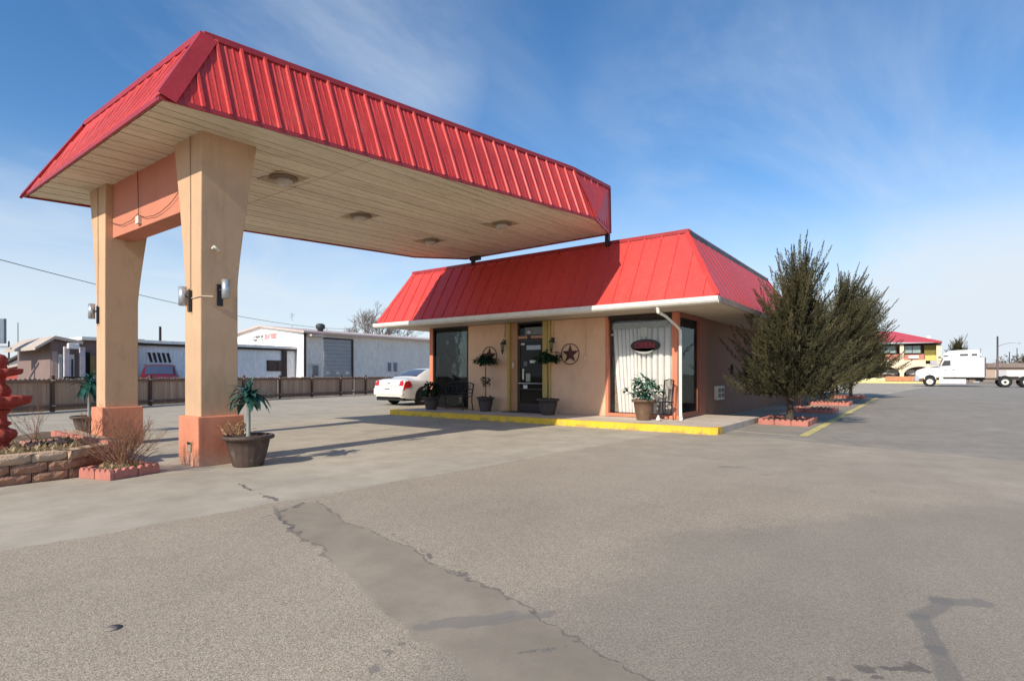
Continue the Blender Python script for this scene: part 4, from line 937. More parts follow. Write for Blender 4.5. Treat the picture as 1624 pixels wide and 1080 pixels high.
# ================================================================ JUNIPERS
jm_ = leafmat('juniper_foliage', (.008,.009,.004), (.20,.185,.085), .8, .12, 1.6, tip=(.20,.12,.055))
bark = surf('juniper_bark', (.085,.06,.045), .95, .3, 10, 50, 1.0, stretch=(3,3,.5), bumpd=.02)
def juniper(loc, H_, R_, seed, lab, z0=.75, lean=(.12,.0), n_pl=230, ln=1.0, name='juniper_tree', group='junipers in a row beside the office', lsz=1.0, wind=.0):
    rr = random.Random(seed); o = thing(name, loc, lab, 'tree', group=group)
    tk = MB(); pts = [(0,0,0),(.02,.03,.4),(-.03,.0,.9),(.03,.03,1.6),(lean[0],lean[1],H_*.6),(lean[0]*1.6,lean[1]*1.6,H_*.9)]
    tk.tube(pts, [.105,.078,.072,.06,.04,.012], 9)
    tk.tube([(.02,.0,.35),(.12,-.05,.8),(.28,-.08,1.3)], [.05,.045,.02], 6)
    for k in range(14):
        z = rr.uniform(z0*.9, H_*.6); a = rr.uniform(0,6.28); l = R_*rr.uniform(.4,.75)
        tk.tube([(0,0,z), (math.cos(a)*l*.5, math.sin(a)*l*.5, z+l*.3), (math.cos(a)*l, math.sin(a)*l, z+l*.85)], [.04,.028,.008], 5)
    tk.build('trunk', bark, o)
    mb = MB()
    lob = [(rr.uniform(0,6.28), rr.uniform(.75,1.12)) for _ in range(7)]
    def env(q, a):   # crown radius at relative height q
        base = (min(1, (q+.12)/.24))**.6 * (1-q)**.72 * 1.10
        m_ = 1+.13*math.sin(2*a+lob[0][0])+.09*math.sin(3*a+5*q+lob[1][0])
        return R_*base*m_
    for k in range(n_pl):
        a = rr.uniform(0,6.28); spire = k % 9 == 0
        if spire:
            q = rr.uniform(.30,.98); rad = env(min(q,.92), a)*rr.uniform(.15,.85); L_ = ln*rr.uniform(.75,1.15); el_ = rr.uniform(1.0,1.4); r0 = rad
        else:
            q = rr.random()**1.25; rad = env(q, a); r0 = rad*rr.uniform(.30,.88); L_ = ln*rr.uniform(.50,.85); el_ = rr.uniform(.30,.80)+q*.6
        p = Vector((lean[0]*q+math.cos(a)*r0, lean[1]*q+math.sin(a)*r0, z0+(H_-z0)*q*.84-.05))
        d = (unit(a+rr.uniform(-.35,.35), el_)+Vector((wind,0,0))).normalized()
        if rr.random() < .07: L_ *= 1.4
        tone = rr.random(); nn = int(215*L_/lsz); wmax = (.085 if spire else .125)*rr.uniform(.75,1.2)*lsz**.5
        for j in range(nn):
            s = ((j+rr.random())/nn)**.85; c_ = p+d*L_*s + Vector((0,0,.14*s*s*L_))
            wd = wmax*(1-s)**.8*min(1, .45+s*2.5)
            dr_ = Vector((rr.gauss(0,1), rr.gauss(0,1), rr.gauss(0,1))).normalized()
            o2_ = wd*rr.random()**.5; b_ = c_+dr_*o2_
            dv = (d*1.2+dr_*.6+Vector((0,0,.2))).normalized(); sdv = dv.cross(Vector((rr.gauss(0,1),rr.gauss(0,1),rr.gauss(0,1)))).normalized()
            l = rr.uniform(.035,.070)*lsz*(1-.3*s); h_ = rr.uniform(.0050,.0090)*lsz*(1-.35*s)
            edge_ = o2_/max(wmax,.01)
            tn = min(.88, max(0, .85*tone**1.5*(.25+.75*s)+.30*edge_*s+rr.uniform(-.08,.12)))  # plume tips painted lighter as if sunlit, bases darker as if shaded
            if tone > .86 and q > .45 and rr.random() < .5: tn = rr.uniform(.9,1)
            mb.add([b_-sdv*h_, b_+dv*l*.55-sdv*h_*1.1, b_+dv*l, b_+dv*l*.5+sdv*h_*1.1, b_+sdv*h_], [(0,1,2,3,4)], tn)
    for k in range(int(n_pl*20)):    # inner sprays painted dark for the shade inside the crown
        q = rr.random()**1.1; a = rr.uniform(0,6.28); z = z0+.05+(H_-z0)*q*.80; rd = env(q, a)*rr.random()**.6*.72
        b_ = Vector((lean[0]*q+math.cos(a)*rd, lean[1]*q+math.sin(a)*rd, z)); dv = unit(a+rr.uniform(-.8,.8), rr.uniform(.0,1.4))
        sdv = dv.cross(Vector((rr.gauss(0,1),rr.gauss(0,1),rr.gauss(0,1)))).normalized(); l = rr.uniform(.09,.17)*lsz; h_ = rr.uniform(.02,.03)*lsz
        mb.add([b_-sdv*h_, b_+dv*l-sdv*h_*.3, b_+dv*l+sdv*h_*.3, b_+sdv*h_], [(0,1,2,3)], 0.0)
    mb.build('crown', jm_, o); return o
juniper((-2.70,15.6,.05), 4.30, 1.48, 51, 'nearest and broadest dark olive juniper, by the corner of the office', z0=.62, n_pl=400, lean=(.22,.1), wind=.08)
juniper((-2.98,26.3,.05), 5.2, 1.7, 52, 'middle juniper of the row, its pointed top rising behind the nearest one', z0=.85, n_pl=340, lean=(.55,0), ln=1.2, lsz=1.2, wind=.35)
juniper((-2.99,34.2,.05), 5.5, 2.3, 53, 'farthest juniper of the row, leaning right over the lot', z0=1.0, n_pl=340, lean=(.6,0), ln=1.35, lsz=1.4, wind=.4)
# ================================================================ WOODEN FENCE
wood = surf('weathered_fence_wood', (.50,.35,.24), .9, .22, 1.2, 30, .5, dirt=(.13,.085,.06), dirt_amt=.6, stretch=(4,4,.35), tint=.5, tint_col=(.28,.185,.13))
woodr = surf('fence_rail_wood', (.22,.135,.095), .9, .22, 1.2, 30, .5)
FP = [(-20.9,.2),(-22.8,5.6),(-24.25,9.0),(-26.2,15.6),(-27.3,21.9),(-28.3,30.0)]
fence = thing('picket_fence', (-24, 10, 0), 'weathered brown wooden picket fence along the side street', 'fence')
rr = random.Random(8); pk = MB(); rl = MB()
for i in range(len(FP)-1):
    a = Vector((*FP[i], 0)); b_ = Vector((*FP[i+1], 0)); L = (b_-a).length; d = (b_-a)/L; n = Vector((d.y, -d.x, 0)); s = 0
    while s < L-.05:
        h = 1.12+rr.uniform(-.02,.02); w_ = .125; p = a+d*s
        if rr.random() > .02:
            pk.extr([(0,.07),(w_,.07),(w_,h-.04),(w_*.7,h),(w_*.3,h),(0,h-.04)], p+n*rr.uniform(-.006,.006), d, (0,0,1), n*.02, rr.random())
        s += .134
    for z in (.16, .98): rl.obox(a+n*.022+Vector((0,0,z)), d*L, n*.05, (0,0,.10), rr.random())
    m = max(1, round(L/2.35))
    for k in range(m):
        p = a+d*(L*k/m); MB().obox(p+n*.02, d*.09, n*.10, (0,0,1.22), .9).build('post', surf('dark_fence_post', (.11,.07,.05), .9, .2), fence, world=True)
        MB().obox(p+n*.01+Vector((0,0,1.05)), d*.11, n*.13, (0,0,.03)).obox(p+n*.01+Vector((0,0,.22)), d*.11, n*.13, (0,0,.03)).build('bracket', surf('pale_bracket', (.5,.45,.4), .6), fence, world=True)
pk.build('pickets', wood, fence, world=True); rl.build('rails', woodr, fence, world=True)
cb = MB()
for i in range(len(FP)-1):
    a = Vector((*FP[i], 0)); b_ = Vector((*FP[i+1], 0)); d = (b_-a).normalized(); n = Vector((d.y, -d.x, 0)); cb.obox(a+n*.22, (b_-a), n*.14, (0,0,.05))
tag(cb.build('concrete_strip', conc), kind='structure')

# ================================================================ VEHICLES (lofted bodies)
tyre = surf('tyre_rubber', (.025,.024,.024), .85, .2, 8, 60, .3); rim = surf('silver_wheel', (.55,.56,.58), .35, .1, 6, 50, .05, metal=.7)
cglass = surf('tinted_car_glass', (.05,.065,.11), .06, .1, 1, 10, 0, spec=.9); cdark = surf('dark_underbody', (.015,.015,.015), .9)
def cr(a, b_, c, d, q): return .5*((2*b_)+(-a+c)*q+(2*a-5*b_+4*c-d)*q*q+(-a+3*b_-3*c+d)*q**3)
class Loft:
    # station: s, z_bottom, z_belt, w_bottom, w_belt, z_top, w_top
    def __init__(self, st): self.st = st
    def sec(self, s):
        st = self.st; i = 0
        while i < len(st)-2 and st[i+1][0] <= s: i += 1
        a, b_ = st[i], st[i+1]; p = st[max(i-1,0)]; n = st[min(i+2, len(st)-1)]
        q = 0 if b_[0] == a[0] else min(1, max(0, (s-a[0])/(b_[0]-a[0])))
        return [cr(p[k], a[k], b_[k], n[k], q) if (b_[0]-a[0] > .25) else a[k]+(b_[k]-a[k])*q for k in range(1, 7)]
    def P(self, s, t):
        zb, zl, wb, wl, zt_, wt = self.sec(s)
        wm = max(wb, wl)*1.02; zm = zb+(zl-zb)*.55
        pts = [(0, wb*.92, zb), (.06, wb, zb+.05), (.25, wm, zm), (.42, wl*1.01, zl-.03), (.47, wl*.985, zl), (.72, wt, zt_-.045), (.78, wt*.93, zt_-.012), (.9, wt*.5, zt_+.01), (1, 0, zt_+.015)]
        for k in range(len(pts)-1):
            if t <= pts[k+1][0]:
                q = (t-pts[k][0])/(pts[k+1][0]-pts[k][0]); return Vector((pts[k][1]+(pts[k+1][1]-pts[k][1])*q, s, pts[k][2]+(pts[k+1][2]-pts[k][2])*q))
        return Vector((0, s, zt_))
    TS = [0,.06,.15,.25,.34,.42,.47,.55,.63,.72,.78,.84,.9,.95,1]
    def body(self, name, mat, parent, n=72):
        s0, s1 = self.st[0][0], self.st[-1][0]; mb = MB(); T = self.TS; rows = []
        S_ = sorted(set([s0+(s1-s0)*i/n for i in range(n+1)]+[x[0] for x in self.st]))
        vs = []
        for s in S_:
            half = [self.P(s, t_) for t_ in T]; r = [Vector((-p.x, p.y, p.z)) for p in half] + [p for p in half[::-1][1:]]; rows.append(len(r)); vs += r
        m = rows[0]; fs = [(i*m+k, i*m+k+1, (i+1)*m+k+1, (i+1)*m+k) for i in range(len(S_)-1) for k in range(m-1)]
        fs += [tuple(range(m))[::-1], tuple((len(S_)-1)*m+k for k in range(m))]
        mb.add(vs, fs, .5, True); mb.sm[-1] = mb.sm[-2] = False
        o = mb.build(name, mat, parent); e = o.modifiers.new('edge', 'EDGE_SPLIT'); e.split_angle = math.radians(38); return o
    def patch(self, name, mat, parent, s0, s1, t0, t1, off=.008, side=1, n=8, poly=None):
        mb = MB(); vs = []
        for j in range(n+1):
            for i in range(n+1):
                u_, v_ = i/n, j/n; s = s0+(s1-s0)*u_; t_ = t0+(t1-t0)*v_
                if poly: s, t_ = poly(u_, v_)
                p = self.P(s, t_); e = .004; ds = self.P(s+e, t_)-self.P(s-e, t_); dt = self.P(s, min(t_+e,1))-self.P(s, max(t_-e,0))
                nn = ds.cross(dt); nn = nn.normalized() if nn.length > 1e-9 else Vector((1,0,0))
                if nn.x < 0 and t_ < .8 or nn.z < 0 and t_ >= .6: nn = -nn
                q = p+nn*off; q.x *= side; vs.append(q)
        mb.add(vs, [(j*(n+1)+i, j*(n+1)+i+1, (j+1)*(n+1)+i+1, (j+1)*(n+1)+i) for j in range(n) for i in range(n)], .5, True)
        return mb.build(name, mat, parent)
def wheel(parent, x, y, r, wd, side):
    t_ = MB(); prof = [(r*.62,-wd/2),(r*.93,-wd/2),(r,-wd*.36),(r,wd*.36),(r*.93,wd/2),(r*.62,wd/2)]
    n = 28; vs = []
    for (q, h) in prof:
        for k in range(n): a = 2*PI*k/n; vs.append((x+h, y+q*math.cos(a), r+q*math.sin(a)))
    t_.add(vs, [(i*n+k, i*n+(k+1) % n, (i+1)*n+(k+1) % n, (i+1)*n+k) for i in range(len(prof)-1) for k in range(n)], .5, True)
    o = t_.build('wheel', tyre, parent)
    m = MB(); cx0 = x+side*wd*.30
    m.extr([(r*.64*math.cos(2*PI*k/n), r*.64*math.sin(2*PI*k/n)) for k in range(n)], (cx0, y, r), (0,1,0), (0,0,1), (side*.02,0,0))
    for k in range(7):
        a = 2*PI*k/7; d = Vector((0, math.cos(a), math.sin(a))); pd = Vector((0, -math.sin(a), math.cos(a)))
        m.obox(Vector((cx0+side*.02, y, r))-pd*r*.07+d*r*.12, pd*r*.14, d*r*.48, (side*.025,0,0))
    m.extr([(r*.16*math.cos(2*PI*k/12), r*.16*math.sin(2*PI*k/12)) for k in range(12)], (cx0, y, r), (0,1,0), (0,0,1), (side*.05,0,0))
    m.build('rim', rim, o); return o
redl = surf('red_lamp_lens', (.50,.015,.02), .15, .1, 4, 20, 0, spec=.8)
carw = surf('cream_white_car_paint', (.80,.76,.68), .22, .02, .5, 8, 0, spec=.5, coat=.8, fine_amt=.0)
sedan = Loft([(0.0,.36,.70,.70,.78,.74,.70),(.04,.33,.74,.80,.84,.78,.76),(.12,.30,.98,.86,.87,1.02,.74),(.30,.27,1.02,.89,.89,1.07,.74),(.75,.24,1.0,.91,.90,1.09,.73),(1.15,.22,1.0,.92,.905,1.26,.68),(1.65,.22,.99,.92,.91,1.44,.60),(2.2,.22,.97,.92,.91,1.50,.585),(2.8,.22,.96,.92,.91,1.485,.585),(3.2,.22,.955,.92,.905,1.38,.62),(3.75,.22,.95,.915,.90,1.06,.70),(4.2,.24,.90,.90,.87,.96,.70),(4.7,.30,.82,.86,.80,.86,.64),(5.0,.36,.62,.74,.66,.66,.5)])
car = thing('parked_sedan', (-17.22, 14.98, .006), 'cream white sedan parked facing away beside the office', 'car')
cb_ = sedan.body('body', carw, car)
sedan.patch('rear_window', cglass, car, 0,0,0,0, .006, 1, 10, poly=lambda u_, v_: (.95+.72*u_, 1-(.215-.03*u_)*v_)); sedan.patch('rear_window', cglass, car, 0,0,0,0, .006, -1, 10, poly=lambda u_, v_: (.95+.72*u_, 1-(.215-.03*u_)*v_))
sedan.patch('windscreen', cglass, car, 3.12, 3.72, .79, 1, .006, 1); sedan.patch('windscreen', cglass, car, 3.12, 3.72, .79, 1, .006, -1)
for sd_ in (1, -1):
    sedan.patch('side_window', cglass, car, 0,0,0,0, .006, sd_, 8, poly=lambda u_, v_: ((1.50+.28*v_)+(2.18-1.50-.28*v_)*u_, .50+.19*v_))
    sedan.patch('side_window', cglass, car, 0,0,0,0, .006, sd_, 8, poly=lambda u_, v_: (2.24+(3.38-.42*v_-2.24)*u_, .50+.19*v_))
    tl = sedan.patch('tail_light', redl, car, 0,0,0,0, .010, sd_, 8, poly=lambda u_, v_: (.045+(.40-.20*abs(v_-.4))*u_, .27+.155*v_))
    # rear-facing half of the lamp
    pr = MB(); pr.extr([(0,0),(.22,.0),(.235,.10),(.15,.20),(.03,.19)], (sd_*.60, .075, .80), (sd_*1,0,0), (0,.26,1), (0,-.035,0)); pr.build('lens', redl, tl)
    for y_ in (1.05, 3.95):
        MB().extr([(.43*math.cos(PI*k/14), .43*math.sin(PI*k/14)) for k in range(15)]+[(-.43,-.14),(.43,-.14)], (sd_*.88, y_, .34), (0,1,0), (0,0,1), (sd_*.055,0,0)).build('wheel_arch', cdark, car)
        wheel(car, sd_*.80, y_, .335, .22, sd_)
    MB().box(sd_*.92-.03, 2.05, .80, sd_*.92+.03, 2.22, .83).build('door_handle', carw, car)
    sedan.patch('door_line', cdark, car, 2.195, 2.21, .1, .47, .004, sd_)
    MB().extr([(0,0),(.18,.02),(.17,.13),(.02,.12)], (sd_*.93, 3.15, .98), (sd_,0,0), (0,0,1), (0,.1,0)).build('wing_mirror', carw, car)
bp = MB(); bp.box(-.86,-.03,.40,.86,.10,.70); bp.build('rear_bumper', carw, car, bevel=.06)
MB().box(-.60,.035,.80,.60,.12,.812).build('boot_line', cdark, car)
MB().box(-.16,-.045,.50,.16,-.032,.65).build('licence_plate', surf('white_plate', (.72,.72,.74), .5), car, bevel=.005)
MB().box(-.13,-.05,.655,.13,-.03,.685).build('plate_lamp_strip', cdark, car)
MB().box(-.06,.04,.88,.06,.075,.915).build('boot_badge', surf('dark_badge', (.2,.18,.12), .4, metal=.5), car, bevel=.008)
MB().box(-.80,.1,.20,.80,4.8,.36).build('underbody', cdark, car)
# red SUV facing the street
carr = surf('red_suv_paint', (.12,.005,.009), .35, .03, .5, 8, 0, spec=.3, coat=.2, fine_amt=0)
suvL = Loft([(0,.45,.85,.78,.80,.9,.7),(.08,.40,1.02,.90,.86,1.08,.78),(.5,.38,1.08,.93,.90,1.16,.78),(1.15,.36,1.12,.95,.92,1.22,.76),(1.75,.36,1.12,.95,.92,1.72,.70),(2.3,.36,1.12,.95,.93,1.80,.70),(4.3,.36,1.12,.95,.93,1.78,.70),(4.75,.4,1.1,.93,.9,1.30,.78),(4.85,.5,1.0,.85,.8,1.05,.7)])
sp_ = atD(250, 600, 29.6)
suv = thing('parked_suv', (sp_.x, sp_.y, .01), 'dark red SUV behind the fence, facing the lot', 'car', rz=math.radians(66))
suvL.body('body', carr, suv, 50)
for sd_ in (1, -1):
    suvL.patch('windscreen', cglass, suv, 1.22, 1.74, .79, 1, .008, sd_); suvL.patch('side_window', cglass, suv, 1.85, 4.3, .52, .68, .008, sd_)
    MB().box(sd_*.72-.14, .015, .86, sd_*.72+.14, .08, 1.00).build('headlight', surf('clear_lamp', (.7,.7,.72), .15, .05, 4, 20, 0), suv, bevel=.02)
    for y_ in (.95, 3.8): wheel(suv, sd_*.84, y_, .38, .24, sd_)
MB().box(-.46,-.02,.80,.46,.06,1.02).build('grille', cdark, suv, bevel=.02); MB().box(-.22,-.05,.86,.22,-.02,.97).build('grille_emblem', surf('chrome', (.7,.7,.72), .2, 0, 1, 1, 0, metal=.9), suv, bevel=.01)
MB().box(-.88,-.08,.44,.88,.08,.66).build('bumper', surf('silver_bumper', (.5,.48,.5), .4), suv, bevel=.04)

# ---- white semi truck: local x runs to the rear, y away from the viewer
tp0 = atD(1450.5, 613, 58.0); tw_ = surf('white_truck_paint', (.78,.78,.77), .35, .06, .9, 8, 0, coat=.3, fine_amt=0, dirt=(.52,.50,.47), dirt_amt=.5, streak=.15, zgrime=(.5,1.3,.45,(.42,.38,.34)))
steel = surf('polished_steel', (.72,.73,.75), .25, .05, 2, 20, 0, metal=.85)
tk = thing('semi_truck', (tp0.x, tp0.y, .01), 'white long-nose semi truck with high sleeper cab and bare rear frame', 'truck', rz=math.radians(1.5)); KX = .79
tk.scale = (KX, 1, .98)
def slab(prof, y0_, y1_): return MB().extr(prof, (0, y0_, 0), (1,0,0), (0,0,1), (0, y1_-y0_, 0))
slab([(.15,.75),(.12,1.35),(.22,1.72),(1.2,2.0),(2.6,2.15),(2.75,1.0),(2.2,.95)], .25, 2.25).build('hood', tw_, tk, bevel=.09)
slab([(.0,.55),(.0,1.0),(.22,1.1),(.5,1.1),(.5,.55)], .15, 2.35).build('front_bumper', surf('grey_bumper', (.42,.42,.46), .4), tk, bevel=.05)
MB().extr([(.70*math.cos(PI*k/12), .62*math.sin(PI*k/12)) for k in range(13)]+[(-.62,-.1),(.62,-.1)], (1.62,.20,.62), (1,0,0), (0,0,1), (0,.1,0)).build('wheel_arch', cdark, tk)
slab([(1.0,.75),(1.02,1.05),(1.2,1.25),(1.62,1.35),(2.05,1.25),(2.25,1.0),(2.3,.75),(2.22,.75),(2.14,1.0),(1.98,1.15),(1.62,1.24),(1.28,1.15),(1.12,1.0),(1.1,.75)], .14, .5).build('fender', tw_, tk, bevel=.02)
cab = slab([(2.6,.98),(2.62,2.12),(3.0,2.85),(3.05,3.0),(4.2,3.0),(4.2,.98)], .15, 2.35).build('cab', tw_, tk, bevel=.06)
slab([(3.05,2.95),(2.75,3.05),(2.75,3.1),(3.1,3.45),(3.6,3.72),(4.6,3.78),(6.55,3.78),(6.65,3.35),(6.65,2.95)], .18, 2.32).build('roof_fairing', tw_, tk, bevel=.08)
slab([(4.2,.98),(4.2,3.0),(7.1,3.0),(7.1,.98)], .13, 2.37).build('sleeper', tw_, tk, bevel=.05)
tg = surf('dark_truck_glass', (.04,.045,.05), .08, .1, 1, 10, 0, spec=.9)
slab([(2.84,2.15),(2.90,2.36),(3.1,2.72),(3.75,2.72),(3.75,2.18)], .142, .149).build('door_window', tg, tk)
MB().add([(2.66,.35,2.2),(2.66,2.15,2.2),(2.96,2.1,2.82),(2.96,.4,2.82)], [(0,1,2,3)]).build('windscreen', tg, tk, loc=(-.04,0,0.02))
slab([(2.9,3.12),(3.1,3.25),(3.55,3.25),(3.5,3.12)], .165, .178).build('fairing_window', tg, tk)
slab([(4.65,3.18),(4.72,3.38),(5.5,3.38),(5.5,3.18)], .165, .178).build('sleeper_window', tg, tk); slab([(5.85,3.18),(5.85,3.38),(6.4,3.38),(6.4,3.18)], .165, .178).build('sleeper_window', tg, tk)
slab([(4.19,1.0),(4.19,2.98),(4.21,2.98),(4.21,1.0)], .128, .135).build('door_line', surf('grey_seam', (.3,.3,.3), .6), tk)
slab([(1.65,2.2),(1.65,2.72),(2.35,2.72),(2.55,2.2)], -.12, -.05).build('wing_mirror', surf('grey_mirror_back', (.42,.40,.42), .4), tk, bevel=.02)
MB().tube([(2.5,-.08,2.66),(2.9,.15,2.7)], .02, 6).tube([(2.5,-.08,2.25),(2.85,.15,2.2)], .02, 6).build('mirror_arm', blackm, tk)
for (x, z, s_) in ((2.72,1.62,.1),(3.18,1.66,.16),(3.55,1.6,.1)): MB().box(x, .138, z, x+s_, .149, z+s_*.8).build('door_lettering', surf('grey_decal', (.25,.25,.28), .6), tk)
MB().box(7.1,.3,1.0,7.26,2.2,3.0).build('rear_panel', surf('dark_rear_panel', (.10,.09,.14), .5), tk, bevel=.02)
MB().tube([(6.75,.4,3.0),(6.75,.4,3.95)], .035, 8).build('exhaust_stack', steel, tk)
MB().box(3.9,.3,.82,7.1,2.2,.98).build('cab_underside', cdark, tk)
seamm = surf('grey_seam', (.3,.3,.3), .6)
slab([(2.56,1.0),(2.56,2.1),(2.59,2.1),(2.59,1.0)], .128, .14).build('door_line', seamm, tk); slab([(4.25,3.02),(4.25,3.05),(7.05,3.05),(7.05,3.02)], .10, .13).build('roof_seam', seamm, tk)
slab([(3.0,.84),(3.0,.97),(7.1,.97),(7.1,.84)], .11, .14).build('shade_gap_strip', cdark, tk); slab([(3.95,1.7),(3.95,1.76),(4.12,1.76),(4.12,1.7)], .10, .14).build('door_handle', cdark, tk)  # lower dark strip stands in for the shaded gap under the sleeper
MB().box(.06,.45,1.02,.12,2.05,1.62).build('grille', surf('chrome', (.7,.7,.72), .2, 0, 1, 1, 0, metal=.9), tk); slab([(.16,1.12),(.16,1.34),(.46,1.36),(.46,1.12)], .2, .27).build('headlight', surf('clear_lamp', (.7,.7,.72), .15, .05, 4, 20, 0), tk, bevel=.02)
slab([(2.68,3.0),(2.55,3.02),(2.62,3.16),(2.8,3.12)], .3, 2.2).build('sun_visor', surf('dark_truck_glass', (.04,.045,.05), .08), tk)
slab([(6.0,.45),(6.0,.60),(6.6,.60),(6.6,.45)], .2, .5).build('step', steel, tk)
f_ = MB(); f_.box(2.3,.8,.70,12.3,.92,.92).box(2.3,1.6,.70,12.3,1.72,.92).box(9.8,.9,.70,9.9,1.6,.9); f_.build('frame', surf('dark_frame_rail', (.06,.055,.05), .7), tk)
MB().extr([(.30*math.cos(2*PI*k/20), .30*math.sin(2*PI*k/20)) for k in range(20)], (2.75,.5,.56), (0,1,0), (0,0,1), (2.55,0,0)).build('fuel_tank', steel, tk)
slab([(2.6,.3),(2.6,.95),(5.3,.95),(5.3,.3)], .17, .22).build('side_skirt', surf('white_skirt_panel', (.75,.75,.75), .4), tk, bevel=.02)
MB().box(5.6,.3,.45,6.2,.8,.9).build('battery_box', surf('brown_box', (.25,.17,.13), .7), tk, bevel=.02); MB().box(6.3,.3,.55,7.0,.8,.9).build('tool_box', cdark, tk, bevel=.02)
def twheel(x, y, r, w_, side):
    n = 26; mb = MB(); prof = [(r*.55,0),(r*.92,0),(r,.05),(r,w_-.05),(r*.92,w_),(r*.55,w_)]
    vs = [(x+q/KX*math.cos(2*PI*k/n), y+h, r+q*math.sin(2*PI*k/n)) for (q, h) in prof for k in range(n)]
    mb.add(vs, [(i*n+k, i*n+(k+1) % n, (i+1)*n+(k+1) % n, (i+1)*n+k) for i in range(5) for k in range(n)], .5, True); o = mb.build('wheel', tyre, tk)
    m = MB(); m.extr([(r*.57/KX*math.cos(2*PI*k/n), r*.57*math.sin(2*PI*k/n)) for k in range(n)], (x, y+.05, r), (1,0,0), (0,0,1), (0,.02,0))
    m.build('rim', surf('bright_wheel', (.72,.70,.64), .4, .1), o)
    MB().extr([(r*.2/KX*math.cos(2*PI*k/12), r*.2*math.sin(2*PI*k/12)) for k in range(12)], (x, y-.02, r), (1,0,0), (0,0,1), (0,.07,0)).build('hub', surf('grey_hub', (.45,.45,.47), .4) if x < 3 else cdark, o)
for x in (1.62, 9.05, 11.05):
    twheel(x, .12, .53, .28, 1); twheel(x, 2.1, .53, .28, -1)
for x in (9.05, 11.05): twheel(x, .42, .53, .28, 1)
fw_ = MB()
for x in (9.05, 11.05):
    fw_.extr([(.62*math.cos(a), .62*math.sin(a)) for a in [PI*(.15+.7*k/10) for k in range(11)]]+[(.56*math.cos(a), .56*math.sin(a)) for a in [PI*(.85-.7*k/10) for k in range(11)]], (x,.1,.53), (1,0,0), (0,0,1), (0,.62,0))
fw_.build('mud_guard', cdark, tk); MB().box(8.6,.7,.92,10.4,1.8,1.08).build('fifth_wheel', surf('greasy_black', (.05,.045,.04), .6, .3), tk, bevel=.03)

# ================================================================ LEFT BACKGROUND
def ribmat(name, base, pitch, rough=.55, axis=0, amt=.4, **k):
    m = surf(name, base, rough, .05, .6, 8, .0, dirt=(base[0]*.7, base[1]*.68, base[2]*.62), dirt_amt=.35, stretch=(1,1,.3), **k)
    nt = m.node_tree; t = NT(nt); b = nt.nodes['Principled BSDF']
    sp = t.n('ShaderNodeSeparateXYZ', i_0=t.n('ShaderNodeTexCoord').outputs['Object'])
    q = t.m('ABSOLUTE', t.m('SUBTRACT', t.m('FRACT', t.m('DIVIDE', sp.outputs[axis], pitch)), .5))
    bp = t.n('ShaderNodeBump'); bp.inputs['Strength'].default_value = amt; bp.inputs['Distance'].default_value = .05; t.set(bp.inputs['Height'], t.step(q, .34, .44)); t.set(b.inputs['Normal'], bp.outputs[0])
    return m
wsh = thing('metal_workshop', (-42.8, 30, 0), 'large white metal workshop with low gable, roller door and sign', 'building')
Wx1, Wx0, Wy0, Wy1, Wze, Wzr = -37.0, -48.6, 24.1, 46.0, 4.42, 5.10; Wxm = -42.8
wl_m = ribmat('white_lit_siding', (.82,.80,.76), .3, axis=0); wl_s = ribmat('beige_side_siding', (.84,.77,.67), .3, axis=1)
MB().extr([(Wx0,0),(Wx1,0),(Wx1,Wze),(Wxm,Wzr),(Wx0,Wze)], (0,Wy0,0), (1,0,0), (0,0,1), (0,.12,0)).build('gable_wall', wl_m, wsh, world=True)
MB().box(Wx1-.12, Wy0+.12, 0, Wx1, Wy1, Wze).build('side_wall', wl_s, wsh, world=True); MB().box(Wx0, Wy0+.12, 0, Wx0+.12, Wy1, Wze).build('side_wall', wl_s, wsh, world=True)
rf = MB()
for s_ in (1, -1):
    xe = Wx1+.45 if s_ > 0 else Wx0-.45; ze = Wze-.02
    rf.add([(Wxm,Wy0-.3,Wzr+.10),(xe,Wy0-.3,ze+.08),(xe,Wy1,ze+.08),(Wxm,Wy1,Wzr+.10),(Wxm,Wy0-.3,Wzr),(xe,Wy0-.3,ze-.06),(xe,Wy1,ze-.06),(Wxm,Wy1,Wzr)], [(0,1,2,3),(4,7,6,5),(0,4,5,1),(1,5,6,2),(2,6,7,3)])
rf.build('roof', surf('pinkish_tan_roof', (.60,.47,.41), .6, .1), wsh, world=True)
rd = MB().box(Wx1, 25.8, 0, Wx1+.04, 28.35, 4.0).build('roller_door', surf('grey_roller_door', (.40,.39,.37), .6, .08), wsh, world=True)
sl4 = MB()
for k in range(13): sl4.box(Wx1+.04, 25.83, .25+k*.29, Wx1+.055, 28.32, .27+k*.29)
sl4.build('slat_lines', surf('dark_seam', (.2,.19,.18), .8), rd, world=True)
for y in (26.0, 26.9, 27.8): MB().box(Wx1+.06, y, 1.28, Wx1+.07, y+.32, 1.44).build('door_window', surf('cream_door_window_rim', (.6,.56,.45), .6), rd, world=True)
MB().box(Wx1+.056, 26.2, .86, Wx1+.064, 28.1, 1.2).build('lower_panel', surf('blue_grey_panel', (.25,.28,.30), .6, .3, 3), rd, world=True)
MB().box(Wx1, 28.35, 0, Wx1+.12, 28.5, 4.0).box(Wx1,25.75,4.0,Wx1+.1,28.5,4.1).build('door_trim', bronze, wsh, world=True)
sdw = MB().box(Wx1, 24.5, 0, Wx1+.05, 25.5, 2.1).build('side_door', surf('cream_side_door', (.62,.57,.50), .6), wsh, world=True)
MB().box(Wx1+.05, 24.8, 1.15, Wx1+.06, 25.3, 1.95).build('pane', cglass, sdw, world=True)
p0 = onX(612, 576, Wx1); p1 = onX(631, 589, Wx1)
wn = MB().box(Wx1, p0.y, 1.45, Wx1+.05, p1.y, 2.35).build('window', surf('white_window_frame', (.7,.68,.65), .6), wsh, world=True)
